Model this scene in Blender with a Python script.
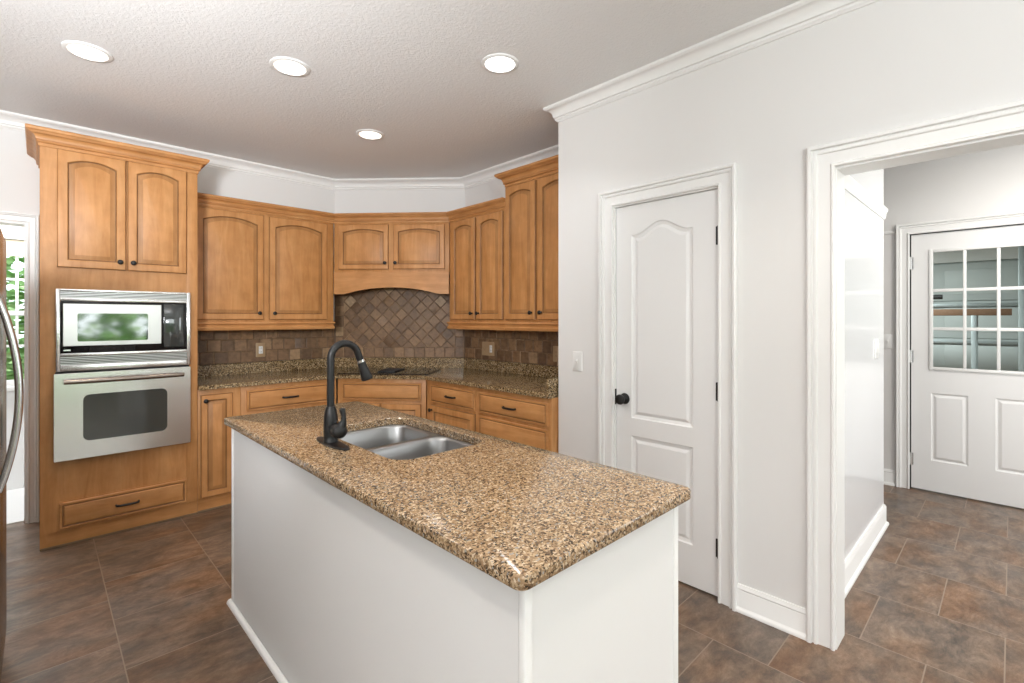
import bpy, bmesh, math, random
from mathutils import Vector, Matrix

random.seed(7)
S = bpy.context.scene
for o in list(bpy.data.objects):
    bpy.data.objects.remove(o)
C = S.collection
PI = math.pi

# ------------------------------------------------------------------ camera
cam_d = bpy.data.cameras.new('camera')
cam = bpy.data.objects.new('camera', cam_d)
C.objects.link(cam)
cam_d.sensor_width = 36.0
cam_d.lens = 486.0 * 36.0 / 1024.0
cam_d.shift_y = -22.8 / 1024.0
cam_d.clip_start = 0.02
cam.location = (0, 0, 1.38)
cam.rotation_euler = (PI / 2, 0, -math.atan2(486.0, 500.0))
S.camera = cam

# ------------------------------------------------------------------ world and light
S.view_settings.view_transform = 'Standard'
S.view_settings.look = 'None'
S.view_settings.gamma = 1.0
S.view_settings.use_curve_mapping = False
S.view_settings.exposure = -0.04
S.cycles.diffuse_bounces = 6
S.cycles.glossy_bounces = 5
S.cycles.max_bounces = 14
S.cycles.sample_clamp_indirect = 6.0
S.cycles.caustics_reflective = False
S.cycles.caustics_refractive = False

world = bpy.data.worlds.new('World')
S.world = world
world.use_nodes = True
wn = world.node_tree.nodes
wl = world.node_tree.links
bg = wn['Background']
bg.inputs['Color'].default_value = (0.90, 0.96, 1.0, 1)
bg.inputs['Strength'].default_value = 2.6
sun_d = bpy.data.lights.new('sun', 'SUN')
sun_d.energy = 4.0
sun_d.angle = math.radians(2)
sun_d.color = (1, 0.96, 0.9)
sun = bpy.data.objects.new('sun', sun_d)
sun.rotation_euler = (math.radians(-28), 0, 0)      # high sun behind the house's garden side
C.objects.link(sun)


def area(name, loc, rot, sx, sy, power, col=(1, 1, 1), shape='RECTANGLE', spread=PI):
    d = bpy.data.lights.new(name, 'AREA')
    d.shape = shape
    d.size = sx
    if shape in ('RECTANGLE', 'ELLIPSE'):
        d.size_y = sy
    d.energy = power
    d.color = col
    d.spread = spread
    o = bpy.data.objects.new(name, d)
    o.location = loc
    o.rotation_euler = rot
    C.objects.link(o)
    return o


DAY = (0.93, 0.97, 1.0)
WARM = (1.0, 0.92, 0.82)
# daylight through the tall windows of the wall behind the camera and of the far side wall
UP = math.radians(12)
area('daylight_rear_left', (-2.4, -4.05, 1.95), (PI / 2 + UP, 0, 0), 1.8, 0.7, 45, DAY)
area('daylight_rear_middle', (0.7, -4.05, 1.95), (PI / 2 + UP, 0, 0), 2.8, 0.7, 34, DAY)
area('daylight_side', (-3.95, -1.5, 1.25), (PI / 2 + UP, 0, -PI / 2), 2.4, 2.1, 35, DAY)
# daylight through the hall's own window, further along the hall
area('daylight_hall', (3.9, -1.85, 1.5), (PI / 2, 0, 0), 1.6, 1.6, 32, DAY)

# added unseen fill lamps beside and behind the camera, brightening ceiling and upper walls
def aimed(name, loc, target, size, power, col, spread):
    q = (Vector(target) - Vector(loc)).to_track_quat('-Z', 'Y').to_euler()
    return area(name, loc, q, size, size, power, col, 'DISK', spread)


aimed('fill_lamp_left', (-0.65, 0.75, 1.75), (0.45, 4.4, 3.15), 0.5, 56, (0.96, 0.98, 1.0), math.radians(125))
aimed('fill_lamp_right', (0.1, -1.1, 1.70), (0.4, -0.4, 4.0), 0.5, 54, (0.97, 0.985, 1.0), math.radians(170))

CAN_SPOTS = [(0.175, 3.25), (0.96, 2.69), (1.743, 1.884), (1.733, 3.27)]
CAN_POWER = 3.0
# unseen cans added over the rest of the room as fill light
for k, (x, y) in enumerate(((-0.2, 1.2), (1.5, 0.2), (0.4, -1.2), (-1.5, -2.2), (1.6, -2.4))):
    area('can_fill_room', (x, y, 2.70), (0, 0, 0), 0.16, 0.16, 8, WARM, 'DISK', math.radians(115))
area('hall_fill_light', (4.0, -0.5, 2.66), (0, 0, 0), 0.35, 0.35, 34, (1, .95, .88), 'DISK')  # unseen lamp added to brighten the hall
area('garage_fill_light', (7.2, 1.6, 2.5), (0, 0, 0), 0.6, 0.6, 130, (0.95, 1, .98), 'DISK')  # unseen lamp added to light the garage behind the panes


# ------------------------------------------------------------------ node helpers
class N:
    def __init__(self, name):
        self.m = bpy.data.materials.new(name)
        self.m.use_nodes = True
        self.t = self.m.node_tree
        self.b = self.t.nodes['Principled BSDF']

    def n(self, kind, **kw):
        nd = self.t.nodes.new(kind)
        for k, v in kw.items():
            if k.startswith('i_'):
                nd.inputs[k[2:].replace('_', ' ')].default_value = v
            else:
                setattr(nd, k, v)
        return nd

    def l(self, a, b):
        self.t.links.new(a, b)

    def ramp(self, fac, stops, interp='LINEAR'):
        r = self.n('ShaderNodeValToRGB')
        cr = r.color_ramp
        cr.interpolation = interp
        while len(cr.elements) < len(stops):
            cr.elements.new(0.5)
        for e, (p, c) in zip(cr.elements, stops):
            e.position = p
            e.color = (*c, 1)
        self.l(fac, r.inputs[0])
        return r.outputs[0]

    def mix(self, fac, a, b, mode='MIX'):
        m = self.n('ShaderNodeMix', data_type='RGBA', blend_type=mode)
        for sock, v in ((m.inputs[0], fac), (m.inputs[6], a), (m.inputs[7], b)):
            if isinstance(v, (int, float)):
                sock.default_value = v
            elif isinstance(v, tuple):
                sock.default_value = (*v, 1)
            else:
                self.l(v, sock)
        return m.outputs[2]

    def bump(self, h, strength, dist):
        b = self.n('ShaderNodeBump')
        b.inputs['Strength'].default_value = strength
        b.inputs['Distance'].default_value = dist
        self.l(h, b.inputs['Height'])
        self.l(b.outputs[0], self.b.inputs['Normal'])

    def set(self, **kw):
        for k, v in kw.items():
            s = self.b.inputs[k.replace('_', ' ')]
            if isinstance(v, bpy.types.NodeSocket):
                self.l(v, s)
            elif isinstance(v, tuple):
                s.default_value = (*v, 1)
            else:
                s.default_value = v
        return self.m


def srgb(r, g, b):
    f = lambda c: (c / 255 / 12.92) if c / 255 <= 0.04045 else ((c / 255 + 0.055) / 1.055) ** 2.4
    return (f(r), f(g), f(b))


def plain(name, col, rough=0.5, metal=0.0, **kw):
    a = N(name)
    return a.set(Base_Color=col, Roughness=rough, Metallic=metal, **kw)


def paint(name, col, rough, scale=220.0, strength=0.08, dist=0.001):
    a = N(name)
    tc = a.n('ShaderNodeTexCoord')
    nz = a.n('ShaderNodeTexNoise')
    nz.inputs['Scale'].default_value = scale
    nz.inputs['Detail'].default_value = 3
    a.l(tc.outputs['Object'], nz.inputs['Vector'])
    a.bump(nz.outputs[0], strength, dist)
    return a.set(Base_Color=col, Roughness=rough)


def ceiling_mat():
    a = N('textured_ceiling_paint')
    tc = a.n('ShaderNodeTexCoord')
    n1 = a.n('ShaderNodeTexNoise')
    n1.inputs['Scale'].default_value = 75
    n1.inputs['Detail'].default_value = 5
    n1.inputs['Roughness'].default_value = 0.6
    a.l(tc.outputs['Object'], n1.inputs['Vector'])
    h = a.ramp(n1.outputs[0], [(0.42, (0, 0, 0)), (0.62, (1, 1, 1))])
    a.bump(h, 0.4, 0.003)
    return a.set(Base_Color=(0.80, 0.795, 0.79), Roughness=0.85)


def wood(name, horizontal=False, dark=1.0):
    a = N(name)
    tc = a.n('ShaderNodeTexCoord')
    oi = a.n('ShaderNodeObjectInfo')
    mp = a.n('ShaderNodeMapping')
    mp.inputs['Scale'].default_value = (1.1, 9, 9) if horizontal else (9, 9, 1.1)
    sc = a.n('ShaderNodeVectorMath', operation='SCALE')
    cx = a.n('ShaderNodeCombineXYZ')
    for i in range(3):
        a.l(oi.outputs['Random'], cx.inputs[i])
    a.l(cx.outputs[0], sc.inputs[0])
    sc.inputs['Scale'].default_value = 37.0
    a.l(tc.outputs['Object'], mp.inputs['Vector'])
    ad = a.n('ShaderNodeVectorMath', operation='ADD')
    a.l(mp.outputs[0], ad.inputs[0])
    a.l(sc.outputs[0], ad.inputs[1])
    n1 = a.n('ShaderNodeTexNoise')
    n1.inputs['Scale'].default_value = 2.2
    n1.inputs['Detail'].default_value = 7
    n1.inputs['Roughness'].default_value = 0.62
    n1.inputs['Distortion'].default_value = 0.8
    a.l(ad.outputs[0], n1.inputs['Vector'])
    n2 = a.n('ShaderNodeTexNoise')
    n2.inputs['Scale'].default_value = 9
    n2.inputs['Detail'].default_value = 4
    a.l(tc.outputs['Object'], n2.inputs['Vector'])
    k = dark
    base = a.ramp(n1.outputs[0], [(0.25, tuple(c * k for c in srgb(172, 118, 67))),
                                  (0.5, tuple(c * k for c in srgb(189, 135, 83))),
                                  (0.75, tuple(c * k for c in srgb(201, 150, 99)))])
    blot = a.ramp(n2.outputs[0], [(0.3, (0.86, 0.84, 0.80)), (0.7, (1.06, 1.05, 1.04))])
    col = a.mix(1.0, base, blot, 'MULTIPLY')
    a.bump(n1.outputs[0], 0.05, 0.0008)
    return a.set(Base_Color=col, Roughness=0.44, Specular_IOR_Level=0.4)


def granite(name='speckled_granite', scale=200, stops=None):
    a = N(name)
    tc = a.n('ShaderNodeTexCoord')
    nz = a.n('ShaderNodeTexNoise')
    nz.inputs['Scale'].default_value = 60
    nz.inputs['Detail'].default_value = 2
    a.l(tc.outputs['Object'], nz.inputs['Vector'])
    sc = a.n('ShaderNodeVectorMath', operation='SCALE')
    sc.inputs['Scale'].default_value = 0.012
    a.l(nz.outputs[1], sc.inputs[0])
    ad = a.n('ShaderNodeVectorMath', operation='ADD')
    a.l(tc.outputs['Object'], ad.inputs[0])
    a.l(sc.outputs[0], ad.inputs[1])
    v1 = a.n('ShaderNodeTexVoronoi')
    v1.inputs['Scale'].default_value = scale
    a.l(ad.outputs[0], v1.inputs['Vector'])
    sp = a.n('ShaderNodeSeparateColor')
    a.l(v1.outputs['Color'], sp.inputs[0])
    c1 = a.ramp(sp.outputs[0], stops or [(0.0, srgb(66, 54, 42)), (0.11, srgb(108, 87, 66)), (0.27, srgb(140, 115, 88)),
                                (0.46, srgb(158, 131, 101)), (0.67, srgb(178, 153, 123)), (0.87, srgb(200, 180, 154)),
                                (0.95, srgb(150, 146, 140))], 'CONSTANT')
    v2 = a.n('ShaderNodeTexVoronoi')
    v2.inputs['Scale'].default_value = 330
    a.l(ad.outputs[0], v2.inputs['Vector'])
    sp2 = a.n('ShaderNodeSeparateColor')
    a.l(v2.outputs['Color'], sp2.inputs[0])
    msk = a.ramp(sp2.outputs[1], [(0.0, (1, 1, 1)), (0.13, (0, 0, 0))], 'CONSTANT')
    c2 = a.ramp(sp2.outputs[0], [(0.0, srgb(58, 48, 38)), (0.4, srgb(120, 94, 64)), (0.75, srgb(196, 176, 146))], 'CONSTANT')
    col = a.mix(msk, c1, c2)
    n2 = a.n('ShaderNodeTexNoise')
    n2.inputs['Scale'].default_value = 5
    a.l(tc.outputs['Object'], n2.inputs['Vector'])
    cl = a.ramp(n2.outputs[0], [(0.3, (0.86, 0.83, 0.78)), (0.7, (1.0, 1.0, 1.0))])
    col = a.mix(1.0, col, cl, 'MULTIPLY')
    return a.set(Base_Color=col, Roughness=0.16, Specular_IOR_Level=0.5)


def floor_mat():
    a = N('slate_look_floor_tile')
    tc = a.n('ShaderNodeTexCoord')
    sx = a.n('ShaderNodeSeparateXYZ')
    a.l(tc.outputs['Object'], sx.inputs[0])
    def off(sock, o):
        m = a.n('ShaderNodeMath', operation='ADD')
        a.l(sock, m.inputs[0])
        m.inputs[1].default_value = o
        return m.outputs[0]
    cb = a.n('ShaderNodeCombineXYZ')
    a.l(off(sx.outputs['Y'], -0.02 + 0.438 * 40), cb.inputs[0])
    a.l(off(sx.outputs['X'], -0.242 + 0.459 * 40), cb.inputs[1])
    br = a.n('ShaderNodeTexBrick')
    br.offset = 0.5
    br.offset_frequency = 2
    br.squash = 1.0
    br.inputs['Scale'].default_value = 1.0
    br.inputs['Mortar Size'].default_value = 0.0024
    br.inputs['Mortar Smooth'].default_value = 0.1
    br.inputs['Brick Width'].default_value = 0.438
    br.inputs['Row Height'].default_value = 0.459
    br.inputs['Bias'].default_value = 0.0
    br.inputs['Color1'].default_value = (0, 0, 0, 1)
    br.inputs['Color2'].default_value = (1, 1, 1, 1)
    br.inputs['Mortar'].default_value = (0.5, 0.5, 0.5, 1)
    a.l(cb.outputs[0], br.inputs['Vector'])
    # each tile shifts the mottling so the pattern breaks at the joints
    sh = a.n('ShaderNodeVectorMath', operation='SCALE')
    a.l(br.outputs['Color'], sh.inputs[0])
    sh.inputs['Scale'].default_value = 9.0
    mp = a.n('ShaderNodeMapping')
    mp.inputs['Scale'].default_value = (1.2, 2.2, 1.0)
    mp.inputs['Rotation'].default_value = (0, 0, 0.2)
    a.l(tc.outputs['Object'], mp.inputs['Vector'])
    ad = a.n('ShaderNodeVectorMath', operation='ADD')
    a.l(mp.outputs[0], ad.inputs[0])
    a.l(sh.outputs[0], ad.inputs[1])
    n1 = a.n('ShaderNodeTexNoise')
    n1.inputs['Scale'].default_value = 5.5
    n1.inputs['Detail'].default_value = 12
    n1.inputs['Roughness'].default_value = 0.80
    n1.inputs['Distortion'].default_value = 0.3
    a.l(ad.outputs[0], n1.inputs['Vector'])
    n2 = a.n('ShaderNodeTexNoise')
    n2.inputs['Scale'].default_value = 2.0
    n2.inputs['Detail'].default_value = 6
    a.l(ad.outputs[0], n2.inputs['Vector'])
    c1 = a.ramp(n1.outputs[0], [(0.34, srgb(40, 30, 24)), (0.44, srgb(78, 61, 48)), (0.52, srgb(108, 88, 71)),
                                (0.62, srgb(138, 116, 97)), (0.72, srgb(166, 150, 136))])
    c2 = a.ramp(n2.outputs[0], [(0.36, srgb(96, 92, 88)), (0.5, srgb(100, 83, 70)), (0.64, srgb(124, 86, 56))])
    col = a.mix(0.38, c1, c2)
    tone = a.ramp(br.outputs['Color'], [(0.0, (0.98, 0.98, 0.98)), (1.0, (1.22, 1.21, 1.20))])
    col = a.mix(1.0, col, tone, 'MULTIPLY')
    col = a.mix(br.outputs['Fac'], col, srgb(138, 120, 104))
    hs = a.n('ShaderNodeMath', operation='SUBTRACT')
    a.l(n1.outputs[0], hs.inputs[0])
    a.l(br.outputs['Fac'], hs.inputs[1])
    a.bump(hs.outputs[0], 0.3, 0.003)
    rg = a.ramp(n2.outputs[0], [(0.3, (0.28, 0.28, 0.28)), (0.7, (0.42, 0.42, 0.42))])
    return a.set(Base_Color=col, Roughness=rg)


def tile_mat():
    a = N('tumbled_stone_tile')
    g = a.n('ShaderNodeNewGeometry')
    tc = a.n('ShaderNodeTexCoord')
    n1 = a.n('ShaderNodeTexNoise')
    n1.inputs['Scale'].default_value = 26
    n1.inputs['Detail'].default_value = 6
    n1.inputs['Roughness'].default_value = 0.65
    a.l(tc.outputs['Object'], n1.inputs['Vector'])
    base = a.ramp(g.outputs['Random Per Island'],
                  [(0.0, srgb(108, 84, 64)), (0.3, srgb(124, 97, 72)), (0.6, srgb(136, 106, 78)),
                   (0.88, srgb(150, 119, 89)), (1.0, srgb(176, 149, 116))])
    mot = a.ramp(n1.outputs[0], [(0.3, (0.58, 0.54, 0.50)), (0.5, (0.95, 0.94, 0.92)), (0.72, (1.22, 1.18, 1.12))])
    col = a.mix(1.0, base, mot, 'MULTIPLY')
    a.bump(n1.outputs[0], 0.5, 0.004)
    return a.set(Base_Color=col, Roughness=0.48)


def steel(name, col, rough, horizontal=True, aniso=0.5):
    a = N(name)
    tc = a.n('ShaderNodeTexCoord')
    mp = a.n('ShaderNodeMapping')
    mp.inputs['Scale'].default_value = (2, 2, 500) if horizontal else (500, 500, 2)
    a.l(tc.outputs['Object'], mp.inputs['Vector'])
    nz = a.n('ShaderNodeTexNoise')
    nz.inputs['Scale'].default_value = 1.0
    nz.inputs['Detail'].default_value = 2
    a.l(mp.outputs[0], nz.inputs['Vector'])
    r = a.ramp(nz.outputs[0], [(0.3, (rough * .8,) * 3), (0.7, (rough * 1.25,) * 3)])
    return a.set(Base_Color=col, Metallic=1.0, Roughness=r)


def foliage_mat():
    a = N('leaf_green')
    g = a.n('ShaderNodeNewGeometry')
    c = a.ramp(g.outputs['Random Per Island'], [(0.0, srgb(96, 136, 72)), (0.5, srgb(140, 180, 110)), (1.0, srgb(190, 216, 160))])
    return a.set(Base_Color=c, Roughness=0.6)


M = {
    'wall': paint('wall_paint_white', (0.755, 0.745, 0.735), 0.55),
    'hallwall': paint('wall_paint_gloss', (0.78, 0.785, 0.80), 0.16, 30, 0.03),
    'trim': plain('trim_enamel_white', (0.83, 0.825, 0.815), 0.36),
    'door': paint('door_enamel_white', (0.80, 0.795, 0.79), 0.36, 60, 0.03),
    'island': paint('island_paint_white', (0.79, 0.785, 0.78), 0.45, 120, 0.03),
    'ceiling': ceiling_mat(),
    'wood': wood('honey_maple'),
    'woodh': wood('honey_maple_cross_grain', True),
    'glaze_shade': wood('maple_glaze_and_edge_shade', False, 0.46),  # darker wood: glazed grooves, and shadow line painted on door edges
    'bevel': wood('maple_glaze_shade_bevel', False, 0.78),  # darker wood: part glazed finish, part shading painted on the slopes
    'granite': granite(),
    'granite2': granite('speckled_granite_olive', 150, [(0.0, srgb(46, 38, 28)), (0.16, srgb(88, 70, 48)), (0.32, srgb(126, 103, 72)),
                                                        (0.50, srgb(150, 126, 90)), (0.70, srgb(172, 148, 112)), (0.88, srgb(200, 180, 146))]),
    'floor': floor_mat(),
    'tile': tile_mat(),
    'grout': paint('stone_grout', srgb(112, 92, 76), 0.9, 80, 0.2),
    'steel': plain('brushed_stainless', (0.84, 0.84, 0.83), 0.24, 1.0),
    'steelv': plain('brushed_stainless_dark', (0.36, 0.34, 0.33), 0.26, 1.0),
    'steelsoft': plain('brushed_stainless_soft', (0.62, 0.62, 0.61), 0.34, 1.0),
    'sink': plain('satin_sink_steel', (0.30, 0.298, 0.295), 0.34, 1.0),
    'handle': plain('polished_handle_steel', (0.66, 0.655, 0.65), 0.2, 1.0),
    'ovenhandle': plain('warm_handle_steel', (0.30, 0.255, 0.22), 0.24, 1.0),
    'bronze': plain('oil_rubbed_bronze', (0.012, 0.0115, 0.0115), 0.40, 0.3),
    'blackm': plain('matte_black', (0.012, 0.012, 0.013), 0.5),
    'blackg': plain('gloss_black_glass', (0.008, 0.008, 0.009), 0.05),
    'mirror': plain('reflective_black_panel', (0.035, 0.04, 0.04), 0.04, 0.0, Specular_IOR_Level=1.0),
    'mwglass': plain('mirrored_oven_window', (0.50, 0.51, 0.50), 0.05, 1.0),
    'ovglass': plain('dark_oven_window', (0.05, 0.055, 0.05), 0.05, 0.0, Specular_IOR_Level=1.0),
    'vent': plain('vent_dark', (0.05, 0.045, 0.04), 0.5),
    'cream': plain('almond_plastic', srgb(176, 148, 114), 0.4),
    'white': plain('white_plastic', (0.80, 0.80, 0.79), 0.35),
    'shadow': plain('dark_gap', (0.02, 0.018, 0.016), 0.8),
    'chrome': plain('hinge_chrome', (0.7, 0.7, 0.7), 0.25, 1.0),
    'lawn': paint('lawn_green', srgb(100, 130, 66), 0.9, 30, 0.4),
    'leaf': foliage_mat(),
    'sunfloor': plain('sunroom_pale_floor', (0.82, 0.83, 0.83), 0.4),
    'porch': plain('porch_beige', srgb(226, 212, 190), 0.6),
    'garwall': paint('garage_wall', (0.56, 0.59, 0.58), 0.7),
    'gardoor': paint('garage_door_white', (0.62, 0.66, 0.66), 0.5),
    'garwood': plain('garage_board_brown', srgb(122, 92, 72), 0.6),
    'galv': plain('galvanised_track', (0.55, 0.6, 0.62), 0.4, 0.8),
    'shoe': plain('toe_strip_dark', srgb(120, 98, 74), 0.6),
}
gl = N('clear_glass')
gl.set(Base_Color=(0.90, 0.97, 0.95), Roughness=0.0, Transmission_Weight=1.0, IOR=1.06, Specular_IOR_Level=1.0)
M['glass'] = gl.m
em = N('lamp_lens_glow')
em.set(Base_Color=(0.9, 0.9, 0.9), Roughness=0.5, Emission_Color=(1.0, 0.93, 0.80), Emission_Strength=2.2)
M['lens'] = em.m
em2 = N('lamp_lens_glow_cool')
em2.set(Base_Color=(0.9, 0.9, 0.9), Roughness=0.5, Emission_Color=(0.97, 0.98, 1.0), Emission_Strength=4.0)
M['lens2'] = em2.m


# ------------------------------------------------------------------ object helpers
def finish(name, bm, mat, parent=None, smooth=35, label=None):
    bmesh.ops.recalc_face_normals(bm, faces=bm.faces[:])
    me = bpy.data.meshes.new(name)
    bm.to_mesh(me)
    bm.free()
    mats = mat if isinstance(mat, (list, tuple)) else [mat]
    for m in mats:
        me.materials.append(M[m] if isinstance(m, str) else m)
    if smooth:
        me.shade_smooth()
        me.set_sharp_from_angle(angle=math.radians(smooth))
    o = bpy.data.objects.new(name, me)
    C.objects.link(o)
    if parent:
        o.parent = parent
    if label:
        o['label'] = label
    return o


part = finish


def tag(o, label, cat, group=None):
    o['label'] = label
    o['category'] = cat
    if group:
        o['group'] = group
    return o


def thing(name, label, cat, loc=(0, 0, 0), rz=0.0, group=None):
    o = bpy.data.objects.new(name, None)
    o.empty_display_size = 0.1
    o.location = loc
    o.rotation_euler = (0, 0, rz)
    C.objects.link(o)
    return tag(o, label, cat, group)


def struct(name, bm, mat, parent=None, smooth=35):
    o = finish(name, bm, mat, parent, smooth)
    if parent is None:
        o['kind'] = 'structure'
    return o


def B():
    return bmesh.new()


def box(bm, x0, x1, y0, y1, z0, z1, bev=0.0, seg=2, mi=0):
    vs = [bm.verts.new((x, y, z)) for x in (x0, x1) for y in (y0, y1) for z in (z0, z1)]
    F = [(0, 1, 3, 2), (4, 6, 7, 5), (0, 4, 5, 1), (2, 3, 7, 6), (0, 2, 6, 4), (1, 5, 7, 3)]
    fs = [bm.faces.new([vs[i] for i in f]) for f in F]
    for f in fs:
        f.material_index = mi
    if bev:
        es = list({e for f in fs for e in f.edges})
        r = bmesh.ops.bevel(bm, geom=es, offset=bev, segments=seg, profile=0.5, affect='EDGES')
        for f in r['faces']:
            f.material_index = mi
    return vs


def loft(bm, loops, cap0=True, cap1=True, closed=True, mis=None):
    """bridge a list of equal-length point loops"""
    L = [[bm.verts.new(p) for p in lp] for lp in loops]
    n = len(L[0])
    rng = n if closed else n - 1
    for k in range(len(L) - 1):
        for i in range(rng):
            j = (i + 1) % n
            f = bm.faces.new((L[k][i], L[k][j], L[k + 1][j], L[k + 1][i]))
            if mis:
                f.material_index = mis[k]
    if cap0:
        bm.faces.new(L[0][::-1])
    if cap1:
        bm.faces.new(L[-1])
    return L


def arch_loop(l, r, b, t, rise=0.0, shape='arc', M_=15):
    pts = [(l, b), (r, b)]
    c, h = (l + r) / 2, (r - l) / 2
    for i in range(M_):
        x = r + (l - r) * i / (M_ - 1)
        tt = (x - c) / h
        if shape == 'arc':
            f = 1 - tt * tt
        else:                                   # camel back
            f = 0.5 + 0.5 * math.cos(PI * min(1, abs(tt) * 1.12))
        pts.append((x, t - rise + rise * f))
    return pts


def relief(bm, specs, cap0=True, cap1=True, y=0.0, mis=None, ax=None):
    """specs: (l, r, b, t, rise, shape, depth). depth is how far the loop stands out towards -y"""
    loops = []
    for (l, r, b, t, rise, shape, d) in specs:
        loops.append([(x, y - d, z) for x, z in arch_loop(l, r, b, t, rise, shape)])
    return loft(bm, loops, cap0, cap1, True, mis)


def lathe(bm, prof, org, axis='z', n=24, cap=True):
    """prof: (radius, height along axis)"""
    loops = []
    for r, h in prof:
        lp = []
        for i in range(n):
            a = 2 * PI * i / n
            u, v = r * math.cos(a), r * math.sin(a)
            if axis == 'z':
                p = (u, v, h)
            elif axis == 'y':
                p = (u, -h, v)                 # towards the viewer
            else:
                p = (h, u, v)
            lp.append((org[0] + p[0], org[1] + p[1], org[2] + p[2]))
        loops.append(lp)
    loft(bm, loops, cap, cap)


def tube(bm, pts, rad, n=14, flat=None):
    pts = [Vector(p) for p in pts]
    if not isinstance(rad, (list, tuple)):
        rad = [rad] * len(pts)
    t0 = (pts[1] - pts[0]).normalized()
    ref = Vector((0, 0, 1)) if abs(t0.z) < 0.9 else Vector((0, 1, 0))
    nrm = (ref - t0 * ref.dot(t0)).normalized()
    loops = []
    for i, p in enumerate(pts):
        t = (pts[min(i + 1, len(pts) - 1)] - pts[max(i - 1, 0)]).normalized()
        nrm = (nrm - t * nrm.dot(t)).normalized()
        bi = t.cross(nrm)
        lp = []
        for k in range(n):
            a = 2 * PI * k / n
            s = (flat[0], flat[1]) if flat else (1, 1)
            lp.append(p + nrm * (rad[i] * s[0] * math.cos(a)) + bi * (rad[i] * s[1] * math.sin(a)))
        loops.append(lp)
    loft(bm, loops)


def miter(pts, off):
    """plan polyline shifted to its right-hand side by off"""
    out = []
    for i, p in enumerate(pts):
        p = Vector(p)
        ns = []
        if i > 0:
            d = (p - Vector(pts[i - 1])).normalized()
            ns.append(Vector((d.y, -d.x)))
        if i < len(pts) - 1:
            d = (Vector(pts[i + 1]) - p).normalized()
            ns.append(Vector((d.y, -d.x)))
        if len(ns) == 1:
            m = ns[0] * off
        else:
            b = (ns[0] + ns[1])
            m = b * (off / max(0.2, 1 + ns[0].dot(ns[1])))
        out.append(p + m)
    return out


def run(bm, pts, prof):
    """sweep a closed profile [(off, z)] along a plan polyline, the profile standing on its right-hand side"""
    cols = [miter(pts, o) for o, z in prof]
    loops = []
    for i in range(len(pts)):
        loops.append([(cols[k][i].x, cols[k][i].y, prof[k][1]) for k in range(len(prof))])
    loft(bm, loops)


def casing(bm, x0, x1, h, prof, z0=0.0, y=0.0):
    """mitred three-sided casing in local x/z; prof [(s outward from opening, d stand-off)]"""
    loops = []
    for q in range(4):
        lp = []
        for s, d in prof:
            P = [(x0 - s, z0), (x0 - s, h + s), (x1 + s, h + s), (x1 + s, z0)][q]
            lp.append((P[0], y - d, P[1]))
        loops.append(lp)
    loft(bm, loops)


def quad_prism(bm, pts, z0, z1, bev=0.0):
    """extruded plan polygon"""
    lo = [bm.verts.new((x, y, z0)) for x, y in pts]
    hi = [bm.verts.new((x, y, z1)) for x, y in pts]
    n = len(pts)
    bm.faces.new(lo[::-1])
    top = bm.faces.new(hi)
    for i in range(n):
        j = (i + 1) % n
        bm.faces.new((lo[i], lo[j], hi[j], hi[i]))
    if bev:
        es = [e for e in top.edges]
        bmesh.ops.bevel(bm, geom=es, offset=bev, segments=3, profile=0.5, affect='EDGES')


R_BACK = -PI / 2          # rotation of things whose front looks towards -X (local x runs to -Y)

# ------------------------------------------------------------------ main measures
CEIL = 2.728
PY0 = 2.022               # free end of the pantry wall
YL = 4.63                 # oven wall
XB = 2.96                 # short kitchen wall on the right, behind the cabinets
XP = 2.38                 # pantry wall face
XH = 2.52                 # its hall face
XE = 5.07                 # wall of the half glazed door
DG0, DG1 = (2.075, YL), (XB, 3.70)      # angled corner wall

# ------------------------------------------------------------------ shell
bm = B(); box(bm, -4.3, 11, -4.4, 8.5, -0.12, 0.0); struct('floor', bm, 'floor', smooth=0)
bm = B(); box(bm, -4.3, XH + 2.7, -4.4, 4.85, CEIL, CEIL + 0.12); struct('ceiling', bm, 'ceiling', smooth=0)


def wall_holes(bm, u0, u1, z0, z1, t, holes):
    """slab in local x (u0..u1) by z, thickness 0..t in y, with rectangular holes (a, b, zb, zt)"""
    us = sorted({u0, u1, *[h[0] for h in holes], *[h[1] for h in holes]})
    for i in range(len(us) - 1):
        a, b = us[i], us[i + 1]
        hs = sorted([h for h in holes if h[0] <= a + 1e-6 and h[1] >= b - 1e-6], key=lambda h: h[2])
        z = z0
        for h in hs:
            if h[2] > z + 1e-6:
                box(bm, a, b, 0, t, z, h[2])
            z = h[3]
        if z < z1 - 1e-6:
            box(bm, a, b, 0, t, z, z1)


def place(o, loc, rz):
    o.location = loc
    o.rotation_euler = (0, 0, rz)
    return o


# oven wall with the garden doorway at its left end
DOOR_L = (-0.93, -0.058, 2.03)
bm = B(); wall_holes(bm, -1.15, XB + 0.12, 0, CEIL, 0.14, [(DOOR_L[0], DOOR_L[1], -0.01, DOOR_L[2])])
place(struct('wall_left', bm, 'wall', smooth=0), (0, YL, 0), 0)
# angled corner wall
dx, dy = DG1[0] - DG0[0], DG1[1] - DG0[1]
DLEN = math.hypot(dx, dy)
DROT = math.atan2(dy, dx)
bm = B(); box(bm, 0, DLEN, 0, 0.04, 0, CEIL)
place(struct('wall_corner', bm, 'wall', smooth=0), (*DG0, 0), DROT)
# wall behind the right hand cabinets
bm = B(); box(bm, XB, XB + 0.12, PY0, YL + 0.14, 0, CEIL); struct('wall_back', bm, 'wall', smooth=0)
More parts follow.
